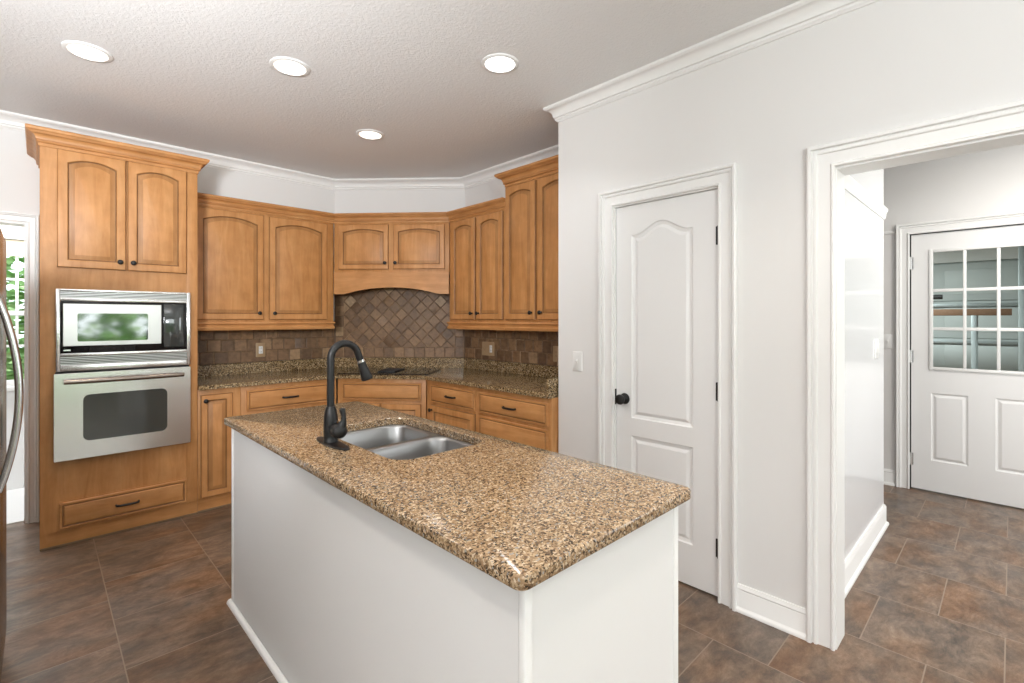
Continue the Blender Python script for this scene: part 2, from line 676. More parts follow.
# pantry wall: local x = -(y - 2.03)
PD = (PY0 - 1.612, PY0 - 0.990, 2.035)           # pantry door opening in local x
OP = (PY0 - 0.525, PY0 + 0.95, 2.02)             # cased opening to the hall
bm = B(); wall_holes(bm, 0, PY0 + 4.2, 0, CEIL, XH - XP, [(PD[0], PD[1], -0.01, PD[2]), (OP[0], OP[1], -0.01, OP[2])])
place(struct('wall_right', bm, 'wall', smooth=0), (XP, PY0, 0), R_BACK)
# pantry box behind the door
bm = B(); box(bm, XH, XB + 0.12, 1.922, PY0, 0, CEIL); struct('wall_pantry_side', bm, 'wall', smooth=0)
# short glossy wall in the hall, its far end free
YH = 0.60
bm = B(); box(bm, XH, 4.06, YH, YH + 0.12, 0, CEIL); struct('wall_hall', bm, 'hallwall', smooth=0)
# exterior wall with the half glazed door; local x = -(y - 2.4)
ED = (2.4 - 0.580, 2.4 + 0.275, 2.068)
bm = B(); wall_holes(bm, 0, 4.6, 0, CEIL, 0.14, [(ED[0], ED[1], -0.01, ED[2])])
place(struct('wall_far', bm, 'wall', smooth=0), (XE, 2.4, 0), R_BACK)
bm = B(); box(bm, XB + 0.12, XE, 2.3, 2.42, 0, CEIL); struct('wall_hall_end', bm, 'wall', smooth=0)
# hall end with its window, right of the frame
bm = B(); wall_holes(bm, XH, XE, 0, CEIL, 0.14, [(3.1, 4.7, 0.7, 2.3)])
place(struct('wall_hall_front', bm, 'wall', smooth=0), (0, -2.05, 0), 0)
# room behind the camera: rear wall and side wall with tall windows
bm = B(); wall_holes(bm, -4.2, XH, 0, CEIL, 0.14, [(-3.3, -1.5, 0.1, 2.3), (-0.7, 2.15, 0.1, 2.3)])
place(struct('wall_rear', bm, 'wall', smooth=0), (0, -4.3, 0), 0)
bm = B(); wall_holes(bm, -0.5, 4.3, 0, CEIL, 0.14, [(0.3, 2.7, 0.1, 2.3)])
place(struct('wall_far_side', bm, 'wall', smooth=0), (-4.2, 0, 0), R_BACK)
bm = B(); box(bm, -1.15, -1.03, 0.5, YL, 0, CEIL); box(bm, -4.3, -1.03, 0.38, 0.5, 0, CEIL)
struct('wall_fridge_side', bm, 'wall', smooth=0)

# ------------------------------------------------------------------ mouldings
def crown_prof(drop=0.098, proj=0.088):
    z = CEIL
    P = [(0.0, z), (proj, z), (proj, z - 0.012), (proj - 0.006, z - 0.016)]
    for i in range(7):
        a = i / 6 * PI / 2
        P.append((0.024 + (proj - 0.034) * (1 - math.sin(a)), z - 0.020 - (drop - 0.046) * (1 - math.cos(a))))
    P += [(0.022, z - drop + 0.026), (0.016, z - drop + 0.022), (0.016, z - drop + 0.012), (0.008, z - drop + 0.004), (0.008, z - drop), (0, z - drop)]
    return P


bm = B(); run(bm, [(-1.03, YL), DG0, DG1, (XB, 2.03)], crown_prof(0.092, 0.082)); struct('trim_1', bm, 'trim')
bm = B(); run(bm, [(XB, PY0), (XP, PY0), (XP, -4.3)], crown_prof(0.092, 0.070)); struct('trim_2', bm, 'trim')

CAS = [(0.0, 0.0), (0.0, 0.012), (0.003, 0.017), (0.010, 0.018), (0.014, 0.014), (0.017, 0.009), (0.060, 0.012), (0.064, 0.020),
       (0.072, 0.023), (0.076, 0.016), (0.080, 0.016), (0.083, 0.030), (0.094, 0.032), (0.100, 0.028), (0.100, 0.0)]
CASW = [(s * 1.02, d) for s, d in CAS]
# pantry door casing and jamb
bm = B(); casing(bm, PD[0] + 0.008, PD[1] - 0.008, PD[2] - 0.008, [(s * 0.90, d) for s, d in CAS])
place(struct('trim_3', bm, 'trim'), (XP, PY0, 0), R_BACK)
bm = B()
box(bm, PD[0], PD[0] + 0.014, 0.001, 0.12, 0, PD[2]); box(bm, PD[1] - 0.014, PD[1], 0.001, 0.12, 0, PD[2])
box(bm, PD[0] + 0.014, PD[1] - 0.014, 0.001, 0.12, PD[2] - 0.014, PD[2])
place(struct('trim_4', bm, 'trim', smooth=0), (XP, PY0, 0), R_BACK)
# cased opening: both faces and the reveal
bm = B(); casing(bm, OP[0] + 0.012, OP[1] - 0.012, OP[2] - 0.008, CAS)
place(struct('trim_5', bm, 'trim'), (XP, PY0, 0), R_BACK)
bm = B()
box(bm, OP[0], OP[0] + 0.016, 0.001, XH - XP - 0.001, 0, OP[2]); box(bm, OP[1] - 0.016, OP[1], 0.001, XH - XP - 0.001, 0, OP[2])
box(bm, OP[0] + 0.016, OP[1] - 0.016, 0.001, XH - XP - 0.001, OP[2] - 0.016, OP[2])
place(struct('trim_6', bm, 'trim', smooth=0), (XP, PY0, 0), R_BACK)
# baseboards
def base_prof(h=0.125):
    return [(0, 0), (0.026, 0), (0.026, 0.008), (0.022, 0.016), (0.015, 0.020), (0.013, 0.024), (0.013, h - 0.028), (0.011, h - 0.024), (0.014, h - 0.018),
            (0.012, h - 0.012), (0.008, h - 0.006), (0.007, h), (0, h)]
bm = B(); run(bm, [(XP, 0.914), (XP, 0.605)], base_prof()); struct('baseboard_right', bm, 'trim')
bm = B(); run(bm, [(XP, PY0), (XP, 1.695)], base_prof()); struct('baseboard_pantry', bm, 'trim')
bm = B(); run(bm, [(XH, YH), (4.06, YH), (4.06, 0.72)], base_prof(0.135))
struct('baseboard_hall', bm, 'trim')
bm = B(); run(bm, [(XE, 2.3), (XE, 0.672)], base_prof()); struct('baseboard_far', bm, 'trim')
# picture rail on the glossy wall, returning round its free end; thin rail on the far wall
RAILP = [(0, 2.045), (0.006, 2.045), (0.008, 2.055), (0.012, 2.070), (0.013, 2.085), (0.020, 2.100), (0.021, 2.115), (0, 2.115)]
bm = B(); run(bm, [(XH, YH), (4.06, YH), (4.06, 0.72)], RAILP); struct('trim_7', bm, 'trim')
bm = B(); run(bm, [(XE, 2.3), (XE, 0.672)], [(0, 2.085), (0.008, 2.085), (0.010, 2.10), (0.006, 2.11), (0, 2.11)]); struct('trim_8', bm, 'trim')

# ------------------------------------------------------------------ pantry door (door_1)
def two_panel_cell(bm, cell, pan, rise, shape, prof, y):
    """flat cell with a sunk and raised panel; prof [(inset, depth change)]"""
    specs = [(*cell, 0, shape, 0.0)]
    l, r, b, t = pan
    for ins, d in prof:
        specs.append((l + ins, r - ins, b + ins, t - ins, max(0, rise * (1 - ins * 1.5)), shape, d))
    relief(bm, specs, False, True, y)


D1 = bpy.data.objects.new('door_1', None); C.objects.link(D1); D1['kind'] = 'structure'
place(D1, (XP, PY0, 0), R_BACK)
dl, dr, db, dt = PD[0] + 0.016, PD[1] - 0.016, 0.012, PD[2] - 0.017
yd = 0.014
PROF = [(0.0, 0.0), (0.006, -0.006), (0.022, -0.010), (0.036, -0.004), (0.040, -0.003)]
bm = B()
pl, pr = PY0 - 1.497, PY0 - 1.137
two_panel_cell(bm, (dl, dr, 0.77, dt), (pl, pr, 0.820, 1.912), 0.062, 'camel', PROF, yd)
two_panel_cell(bm, (dl, dr, db, 0.77), (pl, pr, 0.220, 0.722), 0.0, 'camel', PROF, yd)
# edges and back of the slab
for a, b_, z0, z1 in ((dl, dr, db, dt),):
    v = [bm.verts.new(p) for p in ((a, yd, z0), (b_, yd, z0), (b_, yd, z1), (a, yd, z1), (a, yd + 0.035, z0), (b_, yd + 0.035, z0), (b_, yd + 0.035, z1), (a, yd + 0.035, z1))]
    for f in ((0, 1, 5, 4), (1, 2, 6, 5), (2, 3, 7, 6), (3, 0, 4, 7), (4, 5, 6, 7)):
        bm.faces.new([v[i] for i in f])
bmesh.ops.remove_doubles(bm, verts=bm.verts[:], dist=0.0005)
part('panel', bm, 'door', D1, smooth=0)
kx = PY0 - 1.538
bm = B()
lathe(bm, [(0.0305, 0.0), (0.0315, 0.004), (0.029, 0.009), (0.017, 0.012), (0.0115, 0.018), (0.0115, 0.034), (0.019, 0.038), (0.0275, 0.046), (0.029, 0.054), (0.026, 0.062), (0.016, 0.067), (0.006, 0.068)], (kx, yd, 0.925), 'y', 28)
part('door_knob', bm, 'bronze', D1, label='dark bronze round knob')
bm = B(); box(bm, dl - 0.012, dl + 0.001, yd - 0.012, yd + 0.014, 0.885, 0.975, 0.002)
part('strike_plate', bm, 'bronze', D1)
for z in (1.79, 1.021, 0.251):
    bm = B(); tube(bm, [(dr + 0.004, yd - 0.006, z - 0.047), (dr + 0.004, yd - 0.006, z + 0.047)], 0.0072, 10)
    box(bm, dr - 0.012, dr + 0.003, yd - 0.003, yd + 0.004, z - 0.045, z + 0.045)
    part('hinge', bm, 'bronze', D1)

# ------------------------------------------------------------------ half glazed door (door_2) and its casing
bm = B(); casing(bm, ED[0] - 0.0, ED[1] + 0.0, ED[2] - 0.004, [(s * 0.86, d) for s, d in CAS])
place(struct('trim_9', bm, 'trim'), (XE, 2.4, 0), R_BACK)
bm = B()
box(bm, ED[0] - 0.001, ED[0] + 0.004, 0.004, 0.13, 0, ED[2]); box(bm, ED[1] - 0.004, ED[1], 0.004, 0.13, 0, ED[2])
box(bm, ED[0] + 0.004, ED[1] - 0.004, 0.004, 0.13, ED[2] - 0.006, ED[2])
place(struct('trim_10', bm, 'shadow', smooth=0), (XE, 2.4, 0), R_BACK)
D2 = bpy.data.objects.new('door_2', None); C.objects.link(D2); D2['kind'] = 'structure'
place(D2, (XE, 2.4, 0), R_BACK)
el, er, eb, et = ED[0] + 0.009, ED[1] - 0.006, 0.012, ED[2] - 0.010
ye = 0.012
Lx = lambda y: 2.4 - y
gx0, gx1, gz0, gz1 = Lx(0.436), Lx(-0.115), 0.998, 1.905      # glass area
bm = B()
# stiles, rails round the light
for a in ((el, gx0 - 0.012, 0.88, et), (gx1 + 0.012, er, 0.88, et), (gx0 - 0.012, gx1 + 0.012, 0.88, gz0 - 0.012), (gx0 - 0.012, gx1 + 0.012, gz1 + 0.012, et)):
    box(bm, a[0], a[1], ye, ye + 0.04, a[2], a[3])
mid = (Lx(0.233) + Lx(0.085)) / 2
PROF2 = [(0.0, 0.0), (0.004, -0.005), (0.014, -0.007), (0.030, -0.001), (0.034, 0.0)]
two_panel_cell(bm, (el, mid, eb, 0.88), (Lx(0.448), Lx(0.233), 0.252, 0.790), 0, 'arc', PROF2, ye)
two_panel_cell(bm, (mid, er, eb, 0.88), (Lx(0.085), Lx(-0.130), 0.252, 0.790), 0, 'arc', PROF2, ye)
box(bm, el, er, ye + 0.02, ye + 0.04, eb, 0.88)
part('panel', bm, 'door', D2, smooth=0)
bm = B()
FR = 0.024
for a in ((gx0 - FR, gx0, gz0 - FR, gz1 + FR), (gx1, gx1 + FR, gz0 - FR, gz1 + FR), (gx0, gx1, gz0 - FR, gz0), (gx0, gx1, gz1, gz1 + FR)):
    box(bm, a[0], a[1], ye - 0.010, ye + 0.012, a[2], a[3], 0.003)
fo = part('light_frame', bm, 'white', D2)
bm = B()
for k in (1, 2):
    x = gx0 + (gx1 - gx0) * k / 3
    box(bm, x - 0.010, x + 0.010, ye - 0.008, ye + 0.010, gz0, gz1, 0.003)
    z = gz0 + (gz1 - gz0) * k / 3
    box(bm, gx0, gx1, ye - 0.0075, ye + 0.0095, z - 0.012, z + 0.012, 0.003)
part('muntin', bm, 'white', D2)
bm = B(); box(bm, gx0 - 0.01, gx1 + 0.01, ye + 0.013, ye + 0.017, gz0 - 0.01, gz1 + 0.01)
part('pane', bm, 'glass', D2, smooth=0)
for z in (1.83, 1.075, 0.245):
    bm = B(); tube(bm, [(el - 0.003, ye - 0.006, z - 0.05), (el - 0.003, ye - 0.006, z + 0.05)], 0.0075, 10)
    box(bm, el - 0.022, el - 0.008, ye - 0.012, ye - 0.008, z - 0.048, z + 0.048)
    box(bm, el + 0.001, el + 0.014, ye - 0.004, ye + 0.001, z - 0.048, z + 0.048)
    part('hinge', bm, 'chrome', D2)

# ------------------------------------------------------------------ garden door at the left (door_3)
bm = B(); casing(bm, DOOR_L[0], DOOR_L[1], DOOR_L[2], [(s * 0.56, d) for s, d in CAS]); place(struct('trim_11', bm, 'trim'), (0, YL, 0), 0)
bm = B()
box(bm, DOOR_L[1] - 0.016, DOOR_L[1], 0.001, 0.139, 0, DOOR_L[2]); box(bm, DOOR_L[0], DOOR_L[0] + 0.016, 0.001, 0.139, 0, DOOR_L[2])
box(bm, DOOR_L[0] + 0.016, DOOR_L[1] - 0.016, 0.001, 0.139, DOOR_L[2] - 0.016, DOOR_L[2])
place(struct('trim_12', bm, 'trim', smooth=0), (0, YL, 0), 0)
YS = 5.60
bm = B(); box(bm, -2.4, 1.2, YL + 0.06, YS, 0.0, 0.006); struct('floor_sunroom', bm, 'sunfloor', smooth=0)
bm = B(); wall_holes(bm, -2.4, 1.2, 0, 2.5, 0.12, [(-1.0, 0.25, 0.84, 2.02)]); place(struct('wall_sunroom', bm, 'trim', smooth=0), (0, YS, 0), 0)
bm = B(); box(bm, -2.4, 1.2, YL + 0.14, YS + 0.12, 2.5, 2.58); struct('ceiling_sunroom', bm, 'trim', smooth=0)
bm = B(); box(bm, 0.9, 1.0, YL + 0.14, YS, 0, 2.5); box(bm, -2.4, -2.3, YL + 0.14, YS, 0, 2.5); struct('wall_sunroom_side', bm, 'trim', smooth=0)
W1 = bpy.data.objects.new('window_1', None); C.objects.link(W1); W1['kind'] = 'structure'
place(W1, (0, YS, 0), 0)
bm = B(); casing(bm, -1.0, 0.25, 2.02, [(s_ * 0.8, d) for s_, d in CAS], 0.84)
box(bm, -1.1, 0.35, -0.05, 0.0, 0.805, 0.84, 0.006); box(bm, -1.08, 0.33, -0.018, 0.0, 0.73, 0.804, 0.004)
part('window_frame', bm, 'trim', W1)
bm = B()
box(bm, -1.0, 0.25, 0.03, 0.06, 1.405, 1.445, 0.004); box(bm, -1.0, 0.25, 0.03, 0.06, 0.84, 0.885, 0.004)
for z in (1.16, 1.70):
    box(bm, -1.0, 0.25, 0.035, 0.055, z - 0.009, z + 0.009)
for k in range(6):
    x = -0.132 - 0.208 * (k - 1)
    if x > -1: box(bm, x - 0.009, x + 0.009, 0.036, 0.054, 0.84, 2.02)
part('muntin', bm, 'white', W1)
bm = B(); box(bm, -1.0, 0.25, 0.062, 0.066, 0.84, 2.02); part('pane', bm, 'glass', W1, smooth=0)
bm = B(); box(bm, -0.99, 0.24, 0.012, 0.026, 1.885, 2.015, 0.003); part('shade', bm, 'porch', W1)
area('sunroom_fill_light', (-0.5, 5.1, 2.48), (0, 0, 0), 0.5, 0.5, 32, (1, 1, 1), 'DISK')  # added lamp, out of view, brightening the sunroom wall and floor

bm = B(); box(bm, -40, 40, -45, -4.5, -0.35, -0.13); struct('ground_lawn', bm, 'lawn', smooth=0)
bm = B(); box(bm, -14, 2.4, 8.4, 30, -0.35, -0.13); struct('ground_back_lawn', bm, 'lawn', smooth=0)


def leaves(bm, c, r, n, size):
    for _ in range(n):
        while True:
            v = Vector((random.uniform(-1, 1), random.uniform(-1, 1), random.uniform(-1, 1)))
            if 0.25 < v.length < 1:
                break
        p = Vector(c) + Vector((v.x * r[0], v.y * r[1], v.z * r[2]))
        q = Matrix.Rotation(random.uniform(0, 6.28), 3, 'Z') @ Matrix.Rotation(random.uniform(0, 6.28), 3, 'X')
        s = size * random.uniform(0.6, 1.3)
        vs = [bm.verts.new(p + q @ Vector(w) * s) for w in ((-1, 0, 0), (0, -0.5, 0.15), (1, 0, 0), (0, 0.5, 0.15))]
        bm.faces.new(vs)


def stuff(name, bm, mat, label, cat):
    o = finish(name, bm, mat, None, 0)
    o['kind'] = 'stuff'
    tag(o, label, cat)
    return o


bm = B()
for k in range(7):
    leaves(bm, (-3.2 + k * 0.75, 8.6 + random.uniform(-.4, .6), random.uniform(0.9, 1.6)), (0.9, 0.6, 1.3), 800, 0.09)
stuff('garden_foliage', bm, 'leaf', 'green garden foliage seen through the glazed door at left edge', 'foliage')
bm = B()
for k in range(8):
    leaves(bm, (-6.5 + k * 1.5, -10 + random.uniform(-1.2, 1), random.uniform(1.0, 2.2)), (1.3, 1.0, 1.8), 420, 0.22)
stuff('tree_foliage', bm, 'leaf', 'leafy garden trees mirrored in the microwave window', 'foliage')

# ------------------------------------------------------------------ garage beyond the half glazed door
bm = B(); box(bm, 9.6, 9.72, -3.4, 4.5, 0, 2.9); box(bm, XE + 0.14, 9.7, 4.4, 4.5, 0, 2.9); box(bm, XE + 0.14, 9.7, -3.5, -3.4, 0, 2.9)
struct('wall_garage', bm, 'garwall', smooth=0)
bm = B(); box(bm, XE + 0.14, 9.7, -3.5, 4.5, 2.75, 2.85); struct('ceiling_garage', bm, 'garwall', smooth=0)
GD = thing('garage_door', 'pale ribbed garage door seen through the glazed panes', 'garage door', (9.55, 3.2, 0), R_BACK)
for k in range(4):
    bm = B()
    z0 = 0.02 + k * 0.54
    box(bm, 0.2, 3.6, -0.005, 0.03, z0, z0 + 0.532, 0.004)
    for q in range(3):
        box(bm, 0.35 + q * 1.08, 1.30 + q * 1.08, -0.014, -0.004, z0 + 0.09, z0 + 0.44, 0.006)
    part('door_panel', bm, 'gardoor', GD)
bm = B(); box(bm, 0.0, 0.2, -0.02, 0.04, 0, 2.4); box(bm, 0.2, 3.6, -0.02, 0.04, 2.2, 2.4)
part('frame', bm, 'trim', GD)
for zz in (1.02, 1.55):
    bm = B(); box(bm, 0.2, 3.6, -0.05, -0.014, zz, zz + 0.05, 0.004); part('strut', bm, 'galv', GD)
SH = thing('storage_shelf', 'brown board shelf on brackets seen through the panes of the glazed door', 'shelf', (8.2, 1.55, 0), R_BACK)
bm = B(); box(bm, 0, 1.55, 0, 0.35, 1.42, 1.50, 0.004); part('board', bm, 'garwood', SH)
for x in (0.35, 1.2):
    bm = B(); box(bm, x, x + 0.05, 0.0, 0.05, 0.0, 1.42, 0.003); part('post', bm, 'galv', SH)
    bm = B(); box(bm, x, x + 0.05, 0.3, 0.35, 0.0, 1.42, 0.003); part('post', bm, 'galv', SH)
TR = thing('door_track', 'grey metal garage door track right of the shelf', 'track', (8.0, -0.05, 0), R_BACK)
bm = B(); box(bm, 0, 0.08, 0, 0.05, 0, 2.3, 0.004); part('upright', bm, 'galv', TR)
bm = B(); tube(bm, [(0.11, 0.02, 0.05), (0.11, 0.02, 1.9)], 0.012, 10); part('cable', bm, 'white', TR)
bm = B(); box(bm, 0.16, 0.5, 0.0, 0.3, 0, 1.30, 0.006)
tag(place(finish('storage_cabinet', bm, 'garwood'), (8.0, -0.05, 0), R_BACK), 'brown storage cupboard at the right edge behind the glazed door', 'cupboard')
bm = B(); tube(bm, [(8.3, 1.5, 1.66), (8.3, 0.62, 1.66)], 0.03, 12)
tag(finish('storage_pole', bm, 'blackm'), 'dark pole hanging above the brown shelf behind the glazed door', 'pole')

# ------------------------------------------------------------------ cabinet parts
def knob(parent, x, y, z, name='knob'):
    bm = B()
    lathe(bm, [(0.009, 0.0), (0.008, 0.004), (0.0055, 0.008), (0.0055, 0.014), (0.012, 0.018), (0.0155, 0.022), (0.0155, 0.026), (0.011, 0.030), (0.004, 0.0315)], (x, y, z), 'y', 20)
    return part(name, bm, 'bronze', parent, label='dark bronze knob')


def pull(parent, x, y, z, w=0.115):
    bm = B()
    h = w / 2
    pts = [(x - h, y, z), (x - h + 0.002, y - 0.018, z), (x - h + 0.014, y - 0.025, z), (x - h * 0.4, y - 0.028, z), (x + h * 0.4, y - 0.028, z), (x + h - 0.014, y - 0.025, z), (x + h - 0.002, y - 0.018, z), (x + h, y, z)]
    tube(bm, pts, [0.006, 0.0055, 0.0055, 0.006, 0.006, 0.0055, 0.0055, 0.006], 12, (1.3, 0.9))
    return part('handle', bm, 'bronze', parent, label='dark bronze bar pull')


def wood_door(root, l, r, b, t, rise=0.035, knob_at=None, y=0.0, stile=0.046, shape='arc'):
    """raised panel cabinet door; l r b t in the cabinet's local frame"""
    bm = B()
    z = [(l, r, b, t, 0, shape, 0.0), (l, r, b, t, 0, shape, 0.013), (l + .005, r - .005, b + .005, t - .005, 0, shape, 0.0195),
         (l + .010, r - .010, b + .010, t - .010, 0, shape, 0.0205)]
    s = stile
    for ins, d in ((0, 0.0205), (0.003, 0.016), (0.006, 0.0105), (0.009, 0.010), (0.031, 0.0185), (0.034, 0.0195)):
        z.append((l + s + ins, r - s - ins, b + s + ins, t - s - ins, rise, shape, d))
    mis = [1, 2, 0, 0, 2, 1, 1, 2, 2]  # outer edges and bevels carry painted shade; grooves are glazed
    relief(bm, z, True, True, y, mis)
    d = part('door', bm, ['wood', 'glaze_shade', 'bevel'], root, smooth=30)
    if knob_at:
        knob(d, knob_at[0], y - 0.0205, knob_at[1])
    return d


def drawer(root, l, r, b, t, y=0.0, handle=True, name='drawer', lip=0.016):
    bm = B()
    z = [(l, r, b, t, 0, 'arc', 0.0), (l, r, b, t, 0, 'arc', 0.012), (l + .004, r - .004, b + .004, t - .004, 0, 'arc', 0.016)]
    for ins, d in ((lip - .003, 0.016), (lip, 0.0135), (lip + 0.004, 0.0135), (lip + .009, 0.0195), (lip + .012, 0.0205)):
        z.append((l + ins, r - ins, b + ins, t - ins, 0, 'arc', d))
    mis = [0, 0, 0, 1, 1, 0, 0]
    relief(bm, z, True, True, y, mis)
    d = part(name, bm, ['woodh', 'glaze_shade'], root, smooth=30)
    if handle:
        pull(d, (l + r) / 2, y - 0.0205, (b + t) / 2)
    return d


def crown_p(z0, z1, proj):
    h = z1 - z0
    q = [(0.0, 0.0), (0.06, 0.0), (0.10, 0.03), (0.10, 0.19), (0.20, 0.21), (0.26, 0.25), (0.26, 0.29), (0.20, 0.32), (0.20, 0.35), (0.28, 0.36)]
    for i in range(1, 7):
        t = i / 6 * PI / 2
        q.append((0.28 + 0.42 * (1 - math.cos(t)), 0.36 + 0.30 * math.sin(t)))
    q += [(0.70, 0.70), (0.80, 0.71), (0.80, 0.75), (0.90, 0.77), (0.98, 0.83), (1.0, 0.89), (0.98, 0.95), (0.93, 0.985), (0.86, 1.0), (0.0, 1.0)]
    return [(o * proj, z0 + z * h) for o, z in q]


def cab_crown(root, pts, z0, z1, proj, name='crown_moulding'):
    """pts: plan polyline in local frame; moulding on its right-hand side"""
    bm = B(); run(bm, pts, crown_p(z0, z1, proj))
    return part(name, bm, 'woodh', root, smooth=30)


def light_rail(root, pts, z0, z1):
    P = [(0, z0), (0.010, z0), (0.016, z0 + 0.010), (0.016, z0 + 0.020), (0.006, z0 + 0.030), (0.008, z0 + 0.042), (0.020, z0 + 0.052), (0.020, z1 - 0.006), (0.016, z1), (0, z1)]
    bm = B(); run(bm, pts, P)
    return part('light_rail', bm, 'woodh', root, smooth=40)


# ---- tall oven cabinet
YF = 4.02
T = thing('oven_cabinet', 'tall honey maple cabinet housing the microwave and wall oven', 'cabinet', (0, YF, 0), 0)
W_ = 0.802
bm = B()
ox0, ox1, oz0, oz1 = 0.085, 0.737, 0.545, 1.535
box(bm, 0, ox0 - 0.05, 0, 0.60, 0.0, 2.415); box(bm, ox0 - 0.05, ox0, 0, 0.60, 0.092, 2.415); box(bm, ox1, W_, 0, 0.60, 0.092, 2.415, 0.0015)
box(bm, ox0, ox1, 0.0, 0.60, oz1, 2.415); box(bm, ox0, ox1, 0.003, 0.60, 0.27, oz0); box(bm, ox0, ox1, 0.0, 0.60, 0.092, 0.27)
box(bm, ox0, ox1, 0.52, 0.60, oz0, oz1)
part('body', bm, 'wood', T, smooth=30)
wood_door(T, 0.075, 0.402, 1.692, 2.406, 0.030, (0.371, 1.742))
wood_door(T, 0.410, 0.735, 1.692, 2.406, 0.030, (0.438, 1.742))
drawer(T, 0.085, 0.735, 0.104, 0.262)
bm = B(); box(bm, ox0 - 0.05, W_, 0.010, 0.030, 0.0, 0.0915); part('toe_board', bm, 'woodh', T)
bm = B(); box(bm, 0.0, W_, -0.009, -0.0005, 0.0, 0.012, 0.003); part('shoe_strip', bm, 'shoe', T)
cab_crown(T, [(0, 0.605), (0, 0), (W_, 0), (W_, 0.605)][::1], 2.405, 2.508, 0.062)

# ---- microwave
MW = thing('microwave', 'built-in stainless microwave above the wall oven', 'microwave', (0, YF, 0), 0)
mx0, mx1, mz0, mz1 = 0.069, 0.754, 1.060, 1.561
yf = -0.030
bm = B()
bo = [(mx0, 0.088, mz0, mz1), (0.733, mx1, mz0, mz1), (0.088, 0.733, 1.546, mz1), (0.088, 0.733, 1.487, 1.508), (0.088, 0.733, 1.149, 1.169), (0.088, 0.733, mz0, 1.098)]
for k, a in enumerate(bo):
    box(bm, a[0], a[1], yf, -0.0005, a[2], a[3], 0.003)
box(bm, mx0 + 0.03, mx1 - 0.03, 0.0, 0.06, mz0 + 0.02, mz1 - 0.04)
part('frame', bm, 'steel', MW)
for z0, z1, n in ((1.508, 1.546, 4), (1.098, 1.149, 5)):
    bm = B(); box(bm, 0.088, 0.733, -0.012, -0.0006, z0, z1, mi=1)
    for k in range(n):
        z = z0 + (z1 - z0) * (k + 0.5) / n
        box(bm, 0.089, 0.732, -0.022, -0.012, z - 0.0022, z + 0.0022, mi=0)
    part('vent_grille', bm, ['steelsoft', 'vent'], MW, smooth=0)
bm = B(); box(bm, 0.0885, 0.7325, -0.024, -0.001, 1.1695, 1.4865, 0.003); part('bezel', bm, 'blackg', MW, label='gloss black bezel')
bm = B()
wl_, wr_, wb_, wt_ = 0.166, 0.515, 1.240, 1.413


def rrect(x0, x1, z0, z1, r, n=6):
    P = []
    for cx, cz, a0 in ((x1 - r, z0 + r, -PI / 2), (x1 - r, z1 - r, 0), (x0 + r, z1 - r, PI / 2), (x0 + r, z0 + r, PI)):
        for i in range(n + 1):
            a = a0 + PI / 2 * i / n
            P.append((cx + r * math.cos(a), cz + r * math.sin(a)))
    return P


def face_with_window(bm, outer, inner, y0, y1, ro, ri):
    """slab front y1 (nearer the viewer) with a rounded window opening"""
    o = rrect(*outer, ro); i = rrect(*inner, ri)
    loft(bm, [[(x, y0, z) for x, z in i], [(x, y0, z) for x, z in o], [(x, y1 + 0.002, z) for x, z in o],
              [(x + (0.002 if x < (outer[0] + outer[1]) / 2 else -0.002), y1, z + (0.002 if z < (outer[2] + outer[3]) / 2 else -0.002)) for x, z in o],
              [(x, y1, z) for x, z in i], [(x, y0, z) for x, z in i]], False, False)


face_with_window(bm, (0.101, 0.588, 1.213, 1.472), (wl_, wr_, wb_, wt_), -0.0235, -0.034, 0.003, 0.010)
dd = part('door', bm, 'steelsoft', MW)
bm = B()
loft(bm, [[(x, -0.024, z) for x, z in rrect(wl_, wr_, wb_, wt_, 0.010)], [(x, -0.0325, z) for x, z in rrect(wl_, wr_, wb_, wt_, 0.010)]])
part('window', bm, 'mwglass', dd, label='mirrored window')
bm = B(); box(bm, 0.600, 0.714, -0.031, -0.0235, 1.188, 1.478, 0.003); part('control_panel', bm, 'mirror', MW, label='gloss black control panel')
bm = B(); box(bm, 0.104, 0.135, -0.0255, -0.0238, 1.184, 1.192); part('badge', bm, 'chrome', MW)

# ---- wall oven
OV = thing('built_in_oven', 'stainless wall oven with long bar handle below the microwave', 'oven', (0, YF, 0), 0)
bm = B(); box(bm, 0.087, 0.734, 0.0, 0.06, 0.548, 1.055); box(bm, 0.066, 0.750, -0.010, -0.0005, 0.513, 1.058, 0.002); part('body', bm, 'blackm', OV, label='black oven body and gasket')
bm = B()
face_with_window(bm, (0.060, 0.754, 0.520, 1.048), (0.192, 0.620, 0.626, 0.912), -0.0105, -0.038, 0.006, 0.035)
od = part('door', bm, 'steel', OV)
bm = B()
loft(bm, [[(x, -0.012, z) for x, z in rrect(0.192, 0.620, 0.626, 0.912, 0.035)], [(x, -0.036, z) for x, z in rrect(0.192, 0.620, 0.626, 0.912, 0.035)]])
part('window', bm, 'ovglass', od, label='dark glass oven window')
bm = B()
tube(bm, [(0.104, -0.082, 1.0), (0.20, -0.086, 1.0), (0.40, -0.088, 1.0), (0.60, -0.086, 1.0), (0.706, -0.082, 1.0)], [0.0145, 0.0155, 0.016, 0.0155, 0.0145], 16)
for x in (0.135, 0.675):
    tube(bm, [(x, -0.034, 1.0), (x, -0.080, 1.0)], 0.009, 12)
part('handle', bm, 'ovenhandle', od, label='polished bar handle')

